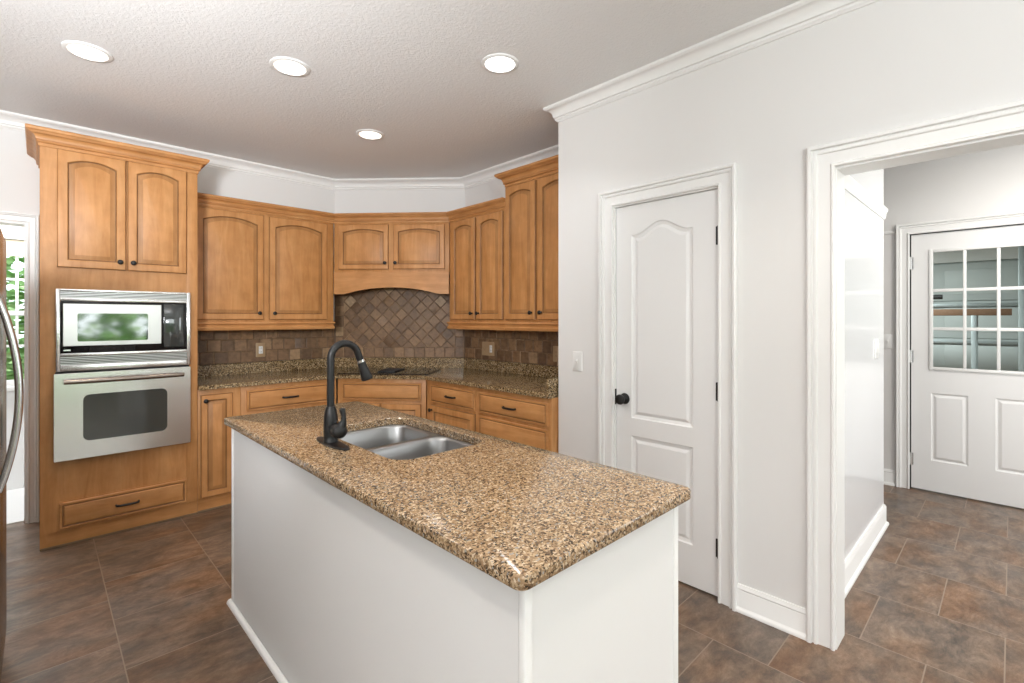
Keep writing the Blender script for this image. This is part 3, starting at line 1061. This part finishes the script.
# ---- left wall cabinet
YU = 4.30
U = thing('wall_cabinet', 'double-door maple wall cabinet right of the oven cabinet', 'cabinet', (0, YU, 0), 0, None)
u0, u1 = 0.806, 1.905
bm = B(); box(bm, u0, 1.916, 0, 0.322, 1.345, 2.255, 0.0015); part('body', bm, 'wood', U)
wood_door(U, 0.842, 1.322, 1.372, 2.228, 0.038, (1.283, 1.425))
wood_door(U, 1.364, 1.852, 1.372, 2.228, 0.038, (1.399, 1.425))
CR0, CR1 = 2.243, 2.328
# ---- angled hood cabinet
HA = (1.918, 4.292); HB = (2.632, 3.512)
hl = math.hypot(HB[0] - HA[0], HB[1] - HA[1]); hr = math.atan2(HB[1] - HA[1], HB[0] - HA[0])
XU = 2.63
# each cabinet carries its own length of crown, mitred where the runs meet
fw = lambda p, o, rz: ((p[0] - o[0]) * math.cos(rz) + (p[1] - o[1]) * math.sin(rz), -(p[0] - o[0]) * math.sin(rz) + (p[1] - o[1]) * math.cos(rz))


def run_seg(root, world_pts, seg, prof, name, mat='woodh'):
    o = (root.location.x, root.location.y); rz = root.rotation_euler.z
    cols = [miter(world_pts, q[0]) for q in prof]
    loops = []
    for i in (seg, seg + 1):
        loops.append([(*fw(cols[k][i], o, rz), prof[k][1]) for k in range(len(prof))])
    bm = B(); loft(bm, loops)
    return part(name, bm, mat, root, smooth=40)


RUN = [(u0, YU), HA, HB, (XU, 2.772)]
run_seg(U, RUN, 0, crown_p(CR0, CR1, 0.050), 'crown_moulding')
light_rail(U, [(u0, 0), (u1, 0), (u1, 0.322)], 1.288, 1.352)

H = thing('hood_cabinet', 'angled corner cabinet with two short doors over an arched valance', 'cabinet', (*HA, 0), hr)
bm = B()
box(bm, 0.002, hl - 0.002, 0, 0.29, 1.79, 2.255, 0.0015)
part('body', bm, 'wood', H)
# arched valance board
bm = B()
lo = []; hi = []
nn = 24
for i in range(nn + 1):
    t = i / nn
    x = 0.003 + (hl - 0.006) * t
    s = (t - 0.5) * 2
    e = 0.80
    if abs(s) > e:
        z = 1.602
    else:
        z = 1.602 + 0.060 * (1 - (s / e) ** 2) ** 0.9
    lo.append((x, z)); hi.append((x, 1.80))
for yy in (None,):
    fl = [bm.verts.new((x, -0.014, z)) for x, z in lo]; fh = [bm.verts.new((x, -0.014, z)) for x, z in hi]
    bl = [bm.verts.new((x, 0.012, z)) for x, z in lo]; bh = [bm.verts.new((x, 0.012, z)) for x, z in hi]
    for i in range(nn):
        bm.faces.new((fl[i], fl[i + 1], fh[i + 1], fh[i])); bm.faces.new((bl[i + 1], bl[i], bh[i], bh[i + 1]))
        bm.faces.new((fl[i + 1], fl[i], bl[i], bl[i + 1])); bm.faces.new((fh[i], fh[i + 1], bh[i + 1], bh[i]))
    bm.faces.new((fl[0], fh[0], bh[0], bl[0])); bm.faces.new((fl[nn], bl[nn], bh[nn], fh[nn]))
part('valance', bm, 'woodh', H, smooth=30)
# hood liner behind the valance
bm = B(); box(bm, 0.03, hl - 0.03, 0.014, 0.28, 1.70, 1.789); part('hood_liner', bm, 'blackm', H, label='dark hood liner')
xm = hl / 2
wood_door(H, 0.045, xm - 0.024, 1.825, 2.230, 0.026, (xm - 0.048, 1.880), stile=0.042)
wood_door(H, xm + 0.022, hl - 0.040, 1.825, 2.230, 0.026, (xm + 0.046, 1.880), stile=0.042)
run_seg(H, RUN, 1, crown_p(CR0, CR1, 0.050), 'crown_moulding')

# ---- right wall cabinets (local x = 3.58 - y)
def rx(y):
    return 3.506 - y
UR = thing('wall_cabinet', 'lower double-door wall cabinet between the hood cabinet and the taller one', 'cabinet', (XU, 3.506, 0), R_BACK)
bm = B(); box(bm, 0.0, rx(2.776), 0, 0.328, 1.345, 2.255, 0.0015); part('body', bm, 'wood', UR)
wood_door(UR, rx(3.462), rx(3.140), 1.372, 2.232, 0.026, (rx(3.168), 1.425), stile=0.044)
wood_door(UR, rx(3.112), rx(2.800), 1.372, 2.232, 0.026, (rx(3.085), 1.425), stile=0.044)
run_seg(UR, RUN, 2, crown_p(CR0, CR1, 0.050), 'crown_moulding')
light_rail(UR, [(0.0, 0.1), (0.0, 0), (rx(2.776), 0)], 1.288, 1.352)
UT = thing('wall_cabinet', 'taller double-door wall cabinet beside the white pantry wall', 'cabinet', (XU, 3.506, 0), R_BACK)
bm = B(); box(bm, rx(2.774), rx(2.035), 0, 0.328, 1.345, 2.425, 0.0015); part('body', bm, 'wood', UT)
wood_door(UT, rx(2.765), rx(2.446), 1.372, 2.405, 0.026, (rx(2.478), 1.425), stile=0.044)
wood_door(UT, rx(2.418), rx(2.060), 1.372, 2.405, 0.028, (rx(2.380), 1.425), stile=0.044)
cab_crown(UT, [(rx(2.774), 0.328), (rx(2.774), 0), (rx(2.035), 0)], 2.412, 2.516, 0.066)
light_rail(UT, [(rx(2.774), 0), (rx(2.035), 0)], 1.288, 1.352)

# ---- base cabinets
BT = 0.874
def base_body(root, x0, x1, depth=0.58):
    bm = B(); box(bm, x0, x1, 0, depth, 0.092, BT, 0.0015)
    part('body', bm, 'wood', root)
    bm = B(); box(bm, x0, x1, 0.012, 0.032, 0.0, 0.0915); part('toe_board', bm, 'woodh', root)
    bm = B(); box(bm, x0, x1, 0.001, 0.0115, 0.0, 0.014, 0.004)
    part('shoe_strip', bm, 'shoe', root)


BL = thing('base_cabinet', 'narrow maple base cabinet beside the oven cabinet', 'cabinet', (0, YF, 0), 0)
base_body(BL, 0.804, 1.078)
wood_door(BL, 0.820, 1.022, 0.105, 0.836, 0.0, (0.845, 0.795), stile=0.038)
BD = thing('base_cabinet', 'maple drawer base cabinet behind the island faucet', 'cabinet', (0, YF, 0), 0)
base_body(BD, 1.080, 1.815)
drawer(BD, 1.117, 1.745, 0.682, 0.840)
wood_door(BD, 1.117, 1.424, 0.105, 0.655, 0.0, (1.395, 0.60))
wood_door(BD, 1.438, 1.745, 0.105, 0.655, 0.0, (1.467, 0.60))
BA = (1.824, 4.018); BB = (2.328, 3.428)
bl_ = math.hypot(BB[0] - BA[0], BB[1] - BA[1]); brz = math.atan2(BB[1] - BA[1], BB[0] - BA[0])
BC = thing('base_cabinet', 'angled corner base cabinet under the black cooktop', 'cabinet', (*BA, 0), brz)
base_body(BC, 0.003, bl_ - 0.003, 0.50)
drawer(BC, 0.048, bl_ - 0.042, 0.690, 0.838, handle=False, name='false_drawer_front')
wood_door(BC, 0.048, bl_ / 2 - 0.008, 0.105, 0.662, 0.0, (bl_ / 2 - 0.036, 0.60))
wood_door(BC, bl_ / 2 + 0.008, bl_ - 0.042, 0.105, 0.662, 0.0, (bl_ / 2 + 0.036, 0.60))
XF = 2.33
bx_ = lambda y: 3.425 - y
B1 = thing('base_cabinet', 'maple base cabinet with one drawer over a door right of the corner', 'cabinet', (XF, 3.425, 0), R_BACK)
base_body(B1, 0.003, bx_(2.759))
drawer(B1, bx_(3.347), bx_(2.782), 0.692, 0.842)
wood_door(B1, bx_(3.347), bx_(2.782), 0.105, 0.668, 0.0, (bx_(3.385) + 0.062, 0.632))
B2 = thing('base_cabinet', 'wide maple drawer cabinet beside the white pantry wall', 'cabinet', (XF, 3.425, 0), R_BACK)
base_body(B2, bx_(2.757), bx_(2.036))
drawer(B2, bx_(2.735), bx_(2.062), 0.692, 0.842)
drawer(B2, bx_(2.735), bx_(2.062), 0.405, 0.668)
drawer(B2, bx_(2.735), bx_(2.062), 0.115, 0.382)

# ------------------------------------------------------------------ granite worktop along the walls
YC = 3.985; XC = 2.298
CT = thing('countertop', 'long brown granite countertop along the back walls under the tile', 'countertop', (0, 0, 0), 0)
bm = B()
quad_prism(bm, [(0.804, YC), (1.800, YC), (XC, 3.405), (XC, 2.034), (XB - 0.001, 2.034), (DG1[0] - .001, DG1[1] - .001), (DG0[0] - .001, DG0[1] - .001), (0.804, YL - 0.001)], 0.875, 0.906, 0.007)
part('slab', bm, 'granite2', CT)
bm = B()
run(bm, [(0.805, YL - 0.001), (DG0[0], DG0[1] - 0.001), (DG1[0] - .001, DG1[1]), (XB - 0.001, 2.056)], [(0.0, 0.906), (0.02, 0.906), (0.02, 0.996), (0.016, 1.0), (0.0, 1.0)])
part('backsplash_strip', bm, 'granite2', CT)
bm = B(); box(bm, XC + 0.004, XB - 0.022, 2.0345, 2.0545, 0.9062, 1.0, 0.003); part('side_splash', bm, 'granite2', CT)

# ------------------------------------------------------------------ tile on the walls
def tile(bm, cx, cz, w, h, y0, y1, rot=0.0, g=0.003):
    a, b = w / 2 - g / 2, h / 2 - g / 2
    j = lambda: random.uniform(-0.0012, 0.0012)
    out = []
    for ins, y in ((0.0, y0), (0.0, y1 + 0.003), (0.004, y1)):
        lp = []
        for sx, sz in ((-1, -1), (1, -1), (1, 1), (-1, 1)):
            x, z = sx * (a - ins) + j(), sz * (b - ins) + j()
            lp.append((cx + x * math.cos(rot) - z * math.sin(rot), y, cz + x * math.sin(rot) + z * math.cos(rot)))
        out.append(lp)
    loft(bm, out, False, True)


def clip(bm, x0, x1, z0, z1):
    for co, no in (((x0, 0, 0), (-1, 0, 0)), ((x1, 0, 0), (1, 0, 0)), ((0, 0, z0), (0, 0, -1)), ((0, 0, z1), (0, 0, 1))):
        bmesh.ops.bisect_plane(bm, geom=bm.verts[:] + bm.edges[:] + bm.faces[:], plane_co=co, plane_no=no, clear_outer=True)


TS = 0.101
def brick_rows(bm, x0, x1, z0, z1, phase=0.0):
    k = 0
    z = z0
    while z < z1:
        x = x0 - TS + (TS * 0.5 if k % 2 else 0) + phase
        while x < x1:
            w = TS * random.uniform(0.96, 1.04)
            tile(bm, x + TS / 2, z + TS / 2, w if False else TS, TS, -0.0025, -0.011)
            x += TS
        z += TS
        k += 1
    clip(bm, x0, x1, z0, z1)


def tile_wall(name, label, loc, rz, L, builder, ztop):
    o = thing(name, label, 'wall tile', loc, rz, 'stone wall tiles')
    bm = B(); builder(bm, L); part('tiles', bm, 'tile', o, smooth=30)
    bm = B(); box(bm, 0.002, L - 0.002, -0.007, -0.0005, 1.001, ztop); part('grout', bm, 'grout', o, smooth=0)
    return o


tile_wall('tile_backsplash', 'brown stone brick-laid tile on the wall between oven cabinet and corner', (0.806, YL, 0), 0, DG0[0] - 0.806,
          lambda bm, L: brick_rows(bm, 0.0, L - 0.012, 1.001, 1.36, 0.03), 1.36)


def diag_tiles(bm, L):
    inner0, inner1 = 0.095, L - 0.095
    b2 = B()
    s = 0.090
    d = s * math.sqrt(2)
    zc0 = 1.001 + 0.101
    i = 0
    for r in range(-1, 16):
        z = zc0 + r * d / 2
        for c in range(-1, 14):
            x = inner0 + c * d + (d / 2 if r % 2 else 0)
            tile(b2, x, z, s, s, -0.0025, -0.011, PI / 4)
    clip(b2, inner0, inner1, zc0, 1.829)
    me = bpy.data.meshes.new('tmp'); b2.to_mesh(me); b2.free()
    bm.from_mesh(me); bpy.data.meshes.remove(me)
    # border: bottom course and the two sides
    x = 0.0
    xs = [0.012, 0.095]
    n = int(round((L - 0.19) / TS))
    wd = (L - 0.19) / n
    edges = [0.012, 0.095] + [0.095 + wd * (k + 1) for k in range(n)] + [L - 0.012]
    for k in range(len(edges) - 1):
        tile(bm, (edges[k] + edges[k + 1]) / 2, 1.001 + TS / 2, edges[k + 1] - edges[k], TS, -0.0025, -0.011)
    z = 1.001 + TS
    while z < 1.80:
        tile(bm, 0.0535, z + TS / 2, 0.083, TS, -0.0025, -0.011)
        tile(bm, L - 0.0535, z + TS / 2, 0.083, TS, -0.0025, -0.011)
        z += TS


tile_wall('tile_backsplash', 'brown stone tile set in diamonds on the angled wall behind the cooktop', (*DG0, 0), DROT, DLEN, diag_tiles, 1.83)
tile_wall('tile_backsplash', 'brown stone brick-laid tile on the right wall under the taller cabinets', (XB, DG1[1], 0), R_BACK, DG1[1] - 2.035,
          lambda bm, L: brick_rows(bm, 0.012, L, 1.001, 1.36, 0.05), 1.36)

# ------------------------------------------------------------------ cooktop
ux, uy = math.cos(brz), math.sin(brz)            # along the front
CK = thing('cooktop', 'black glass cooktop set in the angled corner of the granite', 'cooktop', (BA[0], BA[1], 0.9065), brz)
ck0, ck1, cd0, cd1 = 0.01, bl_ - 0.01, 0.015, 0.50
bm = B(); loft(bm, [[(x, y, 0.0) for x, y in rrect(ck0 - 0.02, ck1 + 0.02, cd0, cd1, 0.012)], [(x, y, 0.005) for x, y in rrect(ck0 - 0.02, ck1 + 0.02, cd0, cd1, 0.012)],
                  [(x, y, 0.007) for x, y in rrect(ck0 - 0.018, ck1 + 0.018, cd0 + .002, cd1 - .002, 0.010)]])
part('glass_top', bm, 'blackg', CK)
bm = B()
for k in range(9):
    y = 0.12 + k * 0.03
    box(bm, bl_ / 2 - 0.075, bl_ / 2 + 0.075, y, y + 0.014, 0.0072, 0.016, 0.002)
for x in (bl_ / 2 - 0.078, bl_ / 2 + 0.070):
    box(bm, x, x + 0.008, 0.115, 0.382, 0.0072, 0.017, 0.002)
part('downdraft_grille', bm, 'blackm', CK, label='matte black vent grille')
for x, y in ((0.13, 0.14), (0.13, 0.36), (bl_ - 0.13, 0.14), (bl_ - 0.13, 0.36)):
    bm = B()
    ro, ri = 0.085, 0.081
    A = [[(x + r * math.cos(2 * PI * k / 40), y + r * math.sin(2 * PI * k / 40), 0.0074) for k in range(40)] for r in (ri, ro)]
    loft(bm, A, False, False)
    part('burner_ring', bm, 'vent', CK)

# ------------------------------------------------------------------ outlets and switches
def plate(name, label, cat, loc, rz, w, h, mat, inserts, depth=0.006):
    o = thing(name, label, cat, loc, rz)
    bm = B()
    loft(bm, [[(x, -0.0003, z) for x, z in rrect(-w / 2, w / 2, -h / 2, h / 2, 0.004)], [(x, -depth * .6, z) for x, z in rrect(-w / 2, w / 2, -h / 2, h / 2, 0.004)],
              [(x, -depth, z) for x, z in rrect(-w / 2 + .004, w / 2 - .004, -h / 2 + .004, h / 2 - .004, 0.003)]])
    part('cover_plate', bm, mat, o)
    for nm, cx, m2 in inserts:
        bm = B()
        if nm == 'receptacle':
            box(bm, cx - 0.0165, cx + 0.0165, -depth - 0.002, -depth + 0.001, -0.033, 0.033, 0.002)
            q = part('receptacle', bm, m2, o)
            for zc in (-0.016, 0.016):
                for sx_ in (-0.006, 0.006):
                    bm = B()
                    box(bm, cx + sx_ - 0.001, cx + sx_ + 0.001, -depth - 0.0026, -depth - 0.0018, zc - 0.004, zc + 0.005)
                    part('slot', bm, 'blackm', q)
        elif nm == 'rocker':
            box(bm, cx - 0.0165, cx + 0.0165, -depth - 0.003, -depth + 0.001, -0.033, 0.033, 0.002)
            part('rocker', bm, m2, o)
        else:
            box(bm, cx - 0.005, cx + 0.005, -depth - 0.002, -depth + 0.001, -0.012, 0.012, 0.001)
            box(bm, cx - 0.0035, cx + 0.0035, -depth - 0.012, -depth - 0.001, 0.000, 0.008, 0.001)
            part('toggle', bm, m2, o)
    return o


plate('outlet', 'almond wall outlet on the stone tile behind the faucet', 'outlet', (1.397, YL - 0.0115, 1.105), 0, 0.078, 0.125, 'cream', [('receptacle', 0, 'white')])
plate('light_switch', 'double almond switch and outlet plate on the shaded right tile', 'switch', (XB - 0.0115, 3.345, 1.105), R_BACK, 0.165, 0.125, 'cream', [('toggle', -0.042, 'cream'), ('receptacle', 0.042, 'white')])
plate('outlet', 'almond wall outlet on the right tile next to the pantry wall', 'outlet', (XB - 0.0115, 2.52, 1.10), R_BACK, 0.078, 0.125, 'cream', [('receptacle', 0, 'cream')])
plate('light_switch', 'white toggle switch on the wall left of the pantry door', 'switch', (XP, 1.868, 1.117), R_BACK, 0.075, 0.122, 'white', [('toggle', 0, 'white')])
plate('light_switch', 'stacked white switch plate on the glossy hall wall', 'switch', (3.80, YH, 1.19), 0, 0.12, 0.12, 'white', [('rocker', -0.025, 'white'), ('rocker', 0.025, 'white')])
plate('light_switch', 'small white switch plate on the far wall left of the glazed door', 'switch', (XE, 0.722, 1.19), R_BACK, 0.06, 0.12, 'white', [('toggle', 0, 'white')])

# ------------------------------------------------------------------ island
IX0, IX1, IY0, IY1 = 0.672, 1.284, 0.655, 2.645
IS = thing('kitchen_island', 'white painted kitchen island base with corner posts', 'island', (0, 0, 0), 0)
IT = 0.8745
bm = B()
box(bm, IX0, IX0 + 0.018, IY0 + 0.018, IY1, 0.0, IT)                    # long panel
box(bm, IX0 + 0.02, IX1 - 0.02, IY0 + 0.002, IY0 + 0.018, 0, IT)        # end panel
box(bm, IX0 + 0.02, IX1 - 0.002, IY1 - 0.018, IY1, 0, IT)
box(bm, IX1 - 0.018, IX1 - 0.002, IY0 + 0.02, IY1, 0.10, IT)
part('panels', bm, 'island', IS, smooth=30)
for x0, x1, y0, y1 in ((IX0 - 0.003, IX0 + 0.02, IY0 - 0.002, IY0 + 0.016), (IX1 - 0.020, IX1 + 0.004, IY0 - 0.002, IY0 + 0.022), (IX0 - 0.003, IX0 + 0.016, IY1 - 0.018, IY1 + 0.004)):
    bm = B(); box(bm, x0, x1, y0, y1, 0.0, IT, 0.003); part('corner_post', bm, 'trim', IS)
bm = B()
QP = [(0.0, 0.0), (0.019, 0.0)] + [(0.003 + 0.016 * math.cos(a), 0.002 + 0.017 * math.sin(a)) for a in [i * PI / 10 for i in range(1, 6)]] + [(0.0, 0.019)]
run(bm, [(IX1, IY0 - 0.003), (IX0 - 0.004, IY0 - 0.003), (IX0 - 0.004, IY1 + 0.005)][::-1][::-1], [(-o, z) for o, z in QP])
part('shoe_moulding', bm, 'trim', IS)

# island worktop with sink cut-out
IC = thing('island_countertop', 'brown speckled granite island countertop with a sink cut-out', 'countertop', (0, 0, 0), 0)
kx0, kx1, ky0, ky1 = 0.631, 1.318, 0.624, 2.640
hx0, hx1, hy0, hy1 = 0.850, 1.250, 1.412, 2.068
bm = B()
o_ = lambda ins, z, r=0.022: [(x, y, z) for x, y in rrect(kx0 + ins, kx1 - ins, ky0 + ins, ky1 - ins, r)]
i_ = lambda ins, z: [(x, y, z) for x, y in rrect(hx0 - ins, hx1 + ins, hy0 - ins, hy1 + ins, 0.075)]
ZT, ZB = 0.906, 0.875
loft(bm, [i_(0, ZB), o_(0.004, ZB), o_(0.001, ZB + 0.002), o_(0, ZB + 0.005), o_(0, ZT - 0.006), o_(0.002, ZT - 0.002), o_(0.006, ZT), i_(0.003, ZT), i_(0, ZT - 0.003), i_(0, ZB)], False, False)
bmesh.ops.remove_doubles(bm, verts=bm.verts[:], dist=0.0001)
part('slab', bm, 'granite', IC)

# double bowl sink
SK = thing('sink', 'double-bowl stainless undermount sink set in the island granite', 'sink', (0, 0, 0), 0)
sx0, sx1, sy0, sy1 = hx0 - 0.012, hx1 + 0.012, hy0 - 0.012, hy1 + 0.012
ym = 1.735
for a, b_ in ((sy0, ym), (ym, sy1)):
    bm = B()
    g0 = 0.024 if a == sy0 else 0.014
    g1 = 0.014 if b_ == ym else 0.024
    L_ = lambda ins, z, r: [(x, y, z) for x, y in rrect(sx0 + 0.012 + ins + 0.006, sx1 - 0.012 - ins - 0.006, a + g0 + ins, b_ - g1 - ins, r)]
    zt = 0.8738
    flange = [(x, y, zt) for x, y in rrect(sx0, sx1, a, b_, 0.004)]
    if a == sy0:
        pass
    loops = [flange, L_(0.0, zt, 0.075), L_(0.004, zt - 0.004, 0.072), L_(0.008, zt - 0.012, 0.070), L_(0.014, zt - 0.150, 0.064), L_(0.022, zt - 0.185, 0.056), L_(0.040, zt - 0.205, 0.045), L_(0.075, zt - 0.210, 0.03)]
    loft(bm, loops, False, True)
    bw = part('bowl', bm, 'sink', SK, smooth=60)
    bm = B()
    cx, cy = (sx0 + sx1) / 2, (a + b_) / 2
    lathe(bm, [(0.043, 0.0), (0.043, 0.002), (0.036, 0.003), (0.030, -0.004), (0.006, -0.005)], (cx, cy, zt - 0.2085), 'z', 24)
    part('drain', bm, 'handle', bw)

# faucet
FX, FY = 0.794, 1.806
FA = thing('faucet', 'matte black gooseneck kitchen faucet with pull-down spray on the island', 'faucet', (FX, FY, 0.9063), 0)
bm = B()
def oval(rx_, ry_, z, n=36):
    return [(rx_ * math.cos(2 * PI * k / n), -0.015 + ry_ * math.sin(2 * PI * k / n), z) for k in range(n)]
loft(bm, [oval(0.030, 0.128, 0), oval(0.030, 0.128, 0.004), oval(0.027, 0.124, 0.0065), oval(0.020, 0.110, 0.0075)])
part('deck_plate', bm, 'bronze', FA)
bm = B()
lathe(bm, [(0.0275, 0.006), (0.0275, 0.014), (0.0255, 0.017), (0.0255, 0.030), (0.0262, 0.045), (0.0262, 0.075), (0.0245, 0.105), (0.0205, 0.128), (0.0185, 0.132), (0.0165, 0.140)], (0, 0, 0), 'z', 28)
part('body', bm, 'bronze', FA)
bm = B()
pts = [(0, 0, 0.134), (0, 0, 0.20), (0, 0, 0.26), (0, 0, 0.322)]
rr = 0.056
for i in range(1, 17):
    a = PI - i / 16 * math.radians(164)
    pts.append((rr + rr * math.cos(a), -0.0 * i, 0.322 + rr * math.sin(a)))
dn = (Vector(pts[-1]) - Vector(pts[-2])).normalized()
pts.append(tuple(Vector(pts[-1]) + dn * 0.030))
tube(bm, pts, 0.0138, 18)
part('spout', bm, 'bronze', FA)
end = Vector(pts[-1]); tdir = (Vector(pts[-1]) - Vector(pts[-2])).normalized()
bm = B(); tube(bm, [end - tdir * 0.002, end + tdir * 0.008], 0.0152, 18); part('collar', bm, 'chrome', FA, label='thin bright collar ring')
bm = B()
tube(bm, [end + tdir * q for q in (0.0082, 0.013, 0.036, 0.058, 0.078, 0.083)], [0.0152, 0.016, 0.0178, 0.0205, 0.0238, 0.022], 20)
part('spray_head', bm, 'bronze', FA)
bm = B()
tube(bm, [(0, -0.016, 0.058), (0, -0.030, 0.058), (0, -0.042, 0.058), (0, -0.056, 0.058), (0, -0.072, 0.058), (0, -0.086, 0.058), (0, -0.093, 0.058), (0, -0.096, 0.058)], [0.0185, 0.0185, 0.021, 0.0265, 0.0285, 0.025, 0.016, 0.004], 20)
lv = [(0.004, -0.074, 0.066), (0.010, -0.080, 0.086), (0.012, -0.084, 0.100), (0.012, -0.083, 0.116), (0.010, -0.080, 0.130), (0.009, -0.079, 0.140), (0.009, -0.079, 0.144)]
tube(bm, lv, [0.020, 0.0145, 0.0098, 0.0088, 0.0102, 0.0105, 0.005], 14)
part('lever', bm, 'bronze', FA)

# ------------------------------------------------------------------ refrigerator at the left edge
RF = thing('refrigerator', 'dark stainless refrigerator with bowed door handle at the left edge', 'refrigerator', (-0.10, 2.96, 0), PI / 2)
# local x runs to +Y from the near side, front looks towards +X
fwid = 0.90
bm = B(); box(bm, -fwid, 0, 0.062, 0.80, 0.03, 1.70, 0.004); part('body', bm, 'steelv', RF)
bm = B(); box(bm, -fwid * 0.5 + 0.002, -0.001, 0, 0.058, 0.07, 1.708, 0.007, 3); fd = part('door', bm, 'steelv', RF)
bm = B(); box(bm, -fwid + 0.001, -fwid * 0.5 - 0.002, 0, 0.058, 0.07, 1.708, 0.007, 3); fn = part('door', bm, 'steelv', RF)
bm = B(); box(bm, -fwid + 0.01, -0.01, 0.03, 0.09, 0.002, 0.066, 0.004); part('kick_grille', bm, 'blackm', RF)
for d_, xx in ((fn, -fwid * 0.5 - 0.045),):
    bm = B()
    pts = []
    for i in range(25):
        t = i / 24
        s = math.sin(PI * t)
        pts.append((xx, 0.004 - 0.052 * s ** 0.85, 0.775 + 0.675 * t))
    tube(bm, pts, [0.0115] * 25, 16)
    part('handle', bm, 'handle', d_, label='bright bowed bar handle')

# ------------------------------------------------------------------ recessed ceiling lights
LAB = ['recessed round ceiling light above the tall oven cabinet, leftmost of four',
       'recessed round ceiling light over the back of the island, second from left',
       'cool white recessed round ceiling light nearest the white pantry wall',
       'recessed round ceiling light nearest the corner hood cabinet, lowest in the photo']
for k, (x, y) in enumerate(CAN_SPOTS):
    o = thing('recessed_light', LAB[k], 'ceiling light', (x, y, CEIL), 0, 'recessed ceiling lights')
    bm = B(); lathe(bm, [(0.100, -0.0005), (0.100, -0.004), (0.096, -0.007), (0.080, -0.008), (0.078, -0.004), (0.0775, -0.0005)], (0, 0, 0), 'z', 40)
    part('trim_ring', bm, 'white', o)
    bm = B(); lathe(bm, [(0.077, -0.001), (0.077, -0.0045), (0.05, -0.006), (0.01, -0.0065)], (0, 0, 0), 'z', 40)
    part('lens', bm, 'lens2' if k == 2 else 'lens', o)
    L = area('can_light', (x, y, CEIL - 0.012), (0, 0, 0), 0.15, 0.15, CAN_POWER, (1, 1, 1) if k == 2 else WARM, 'DISK', math.radians(115))
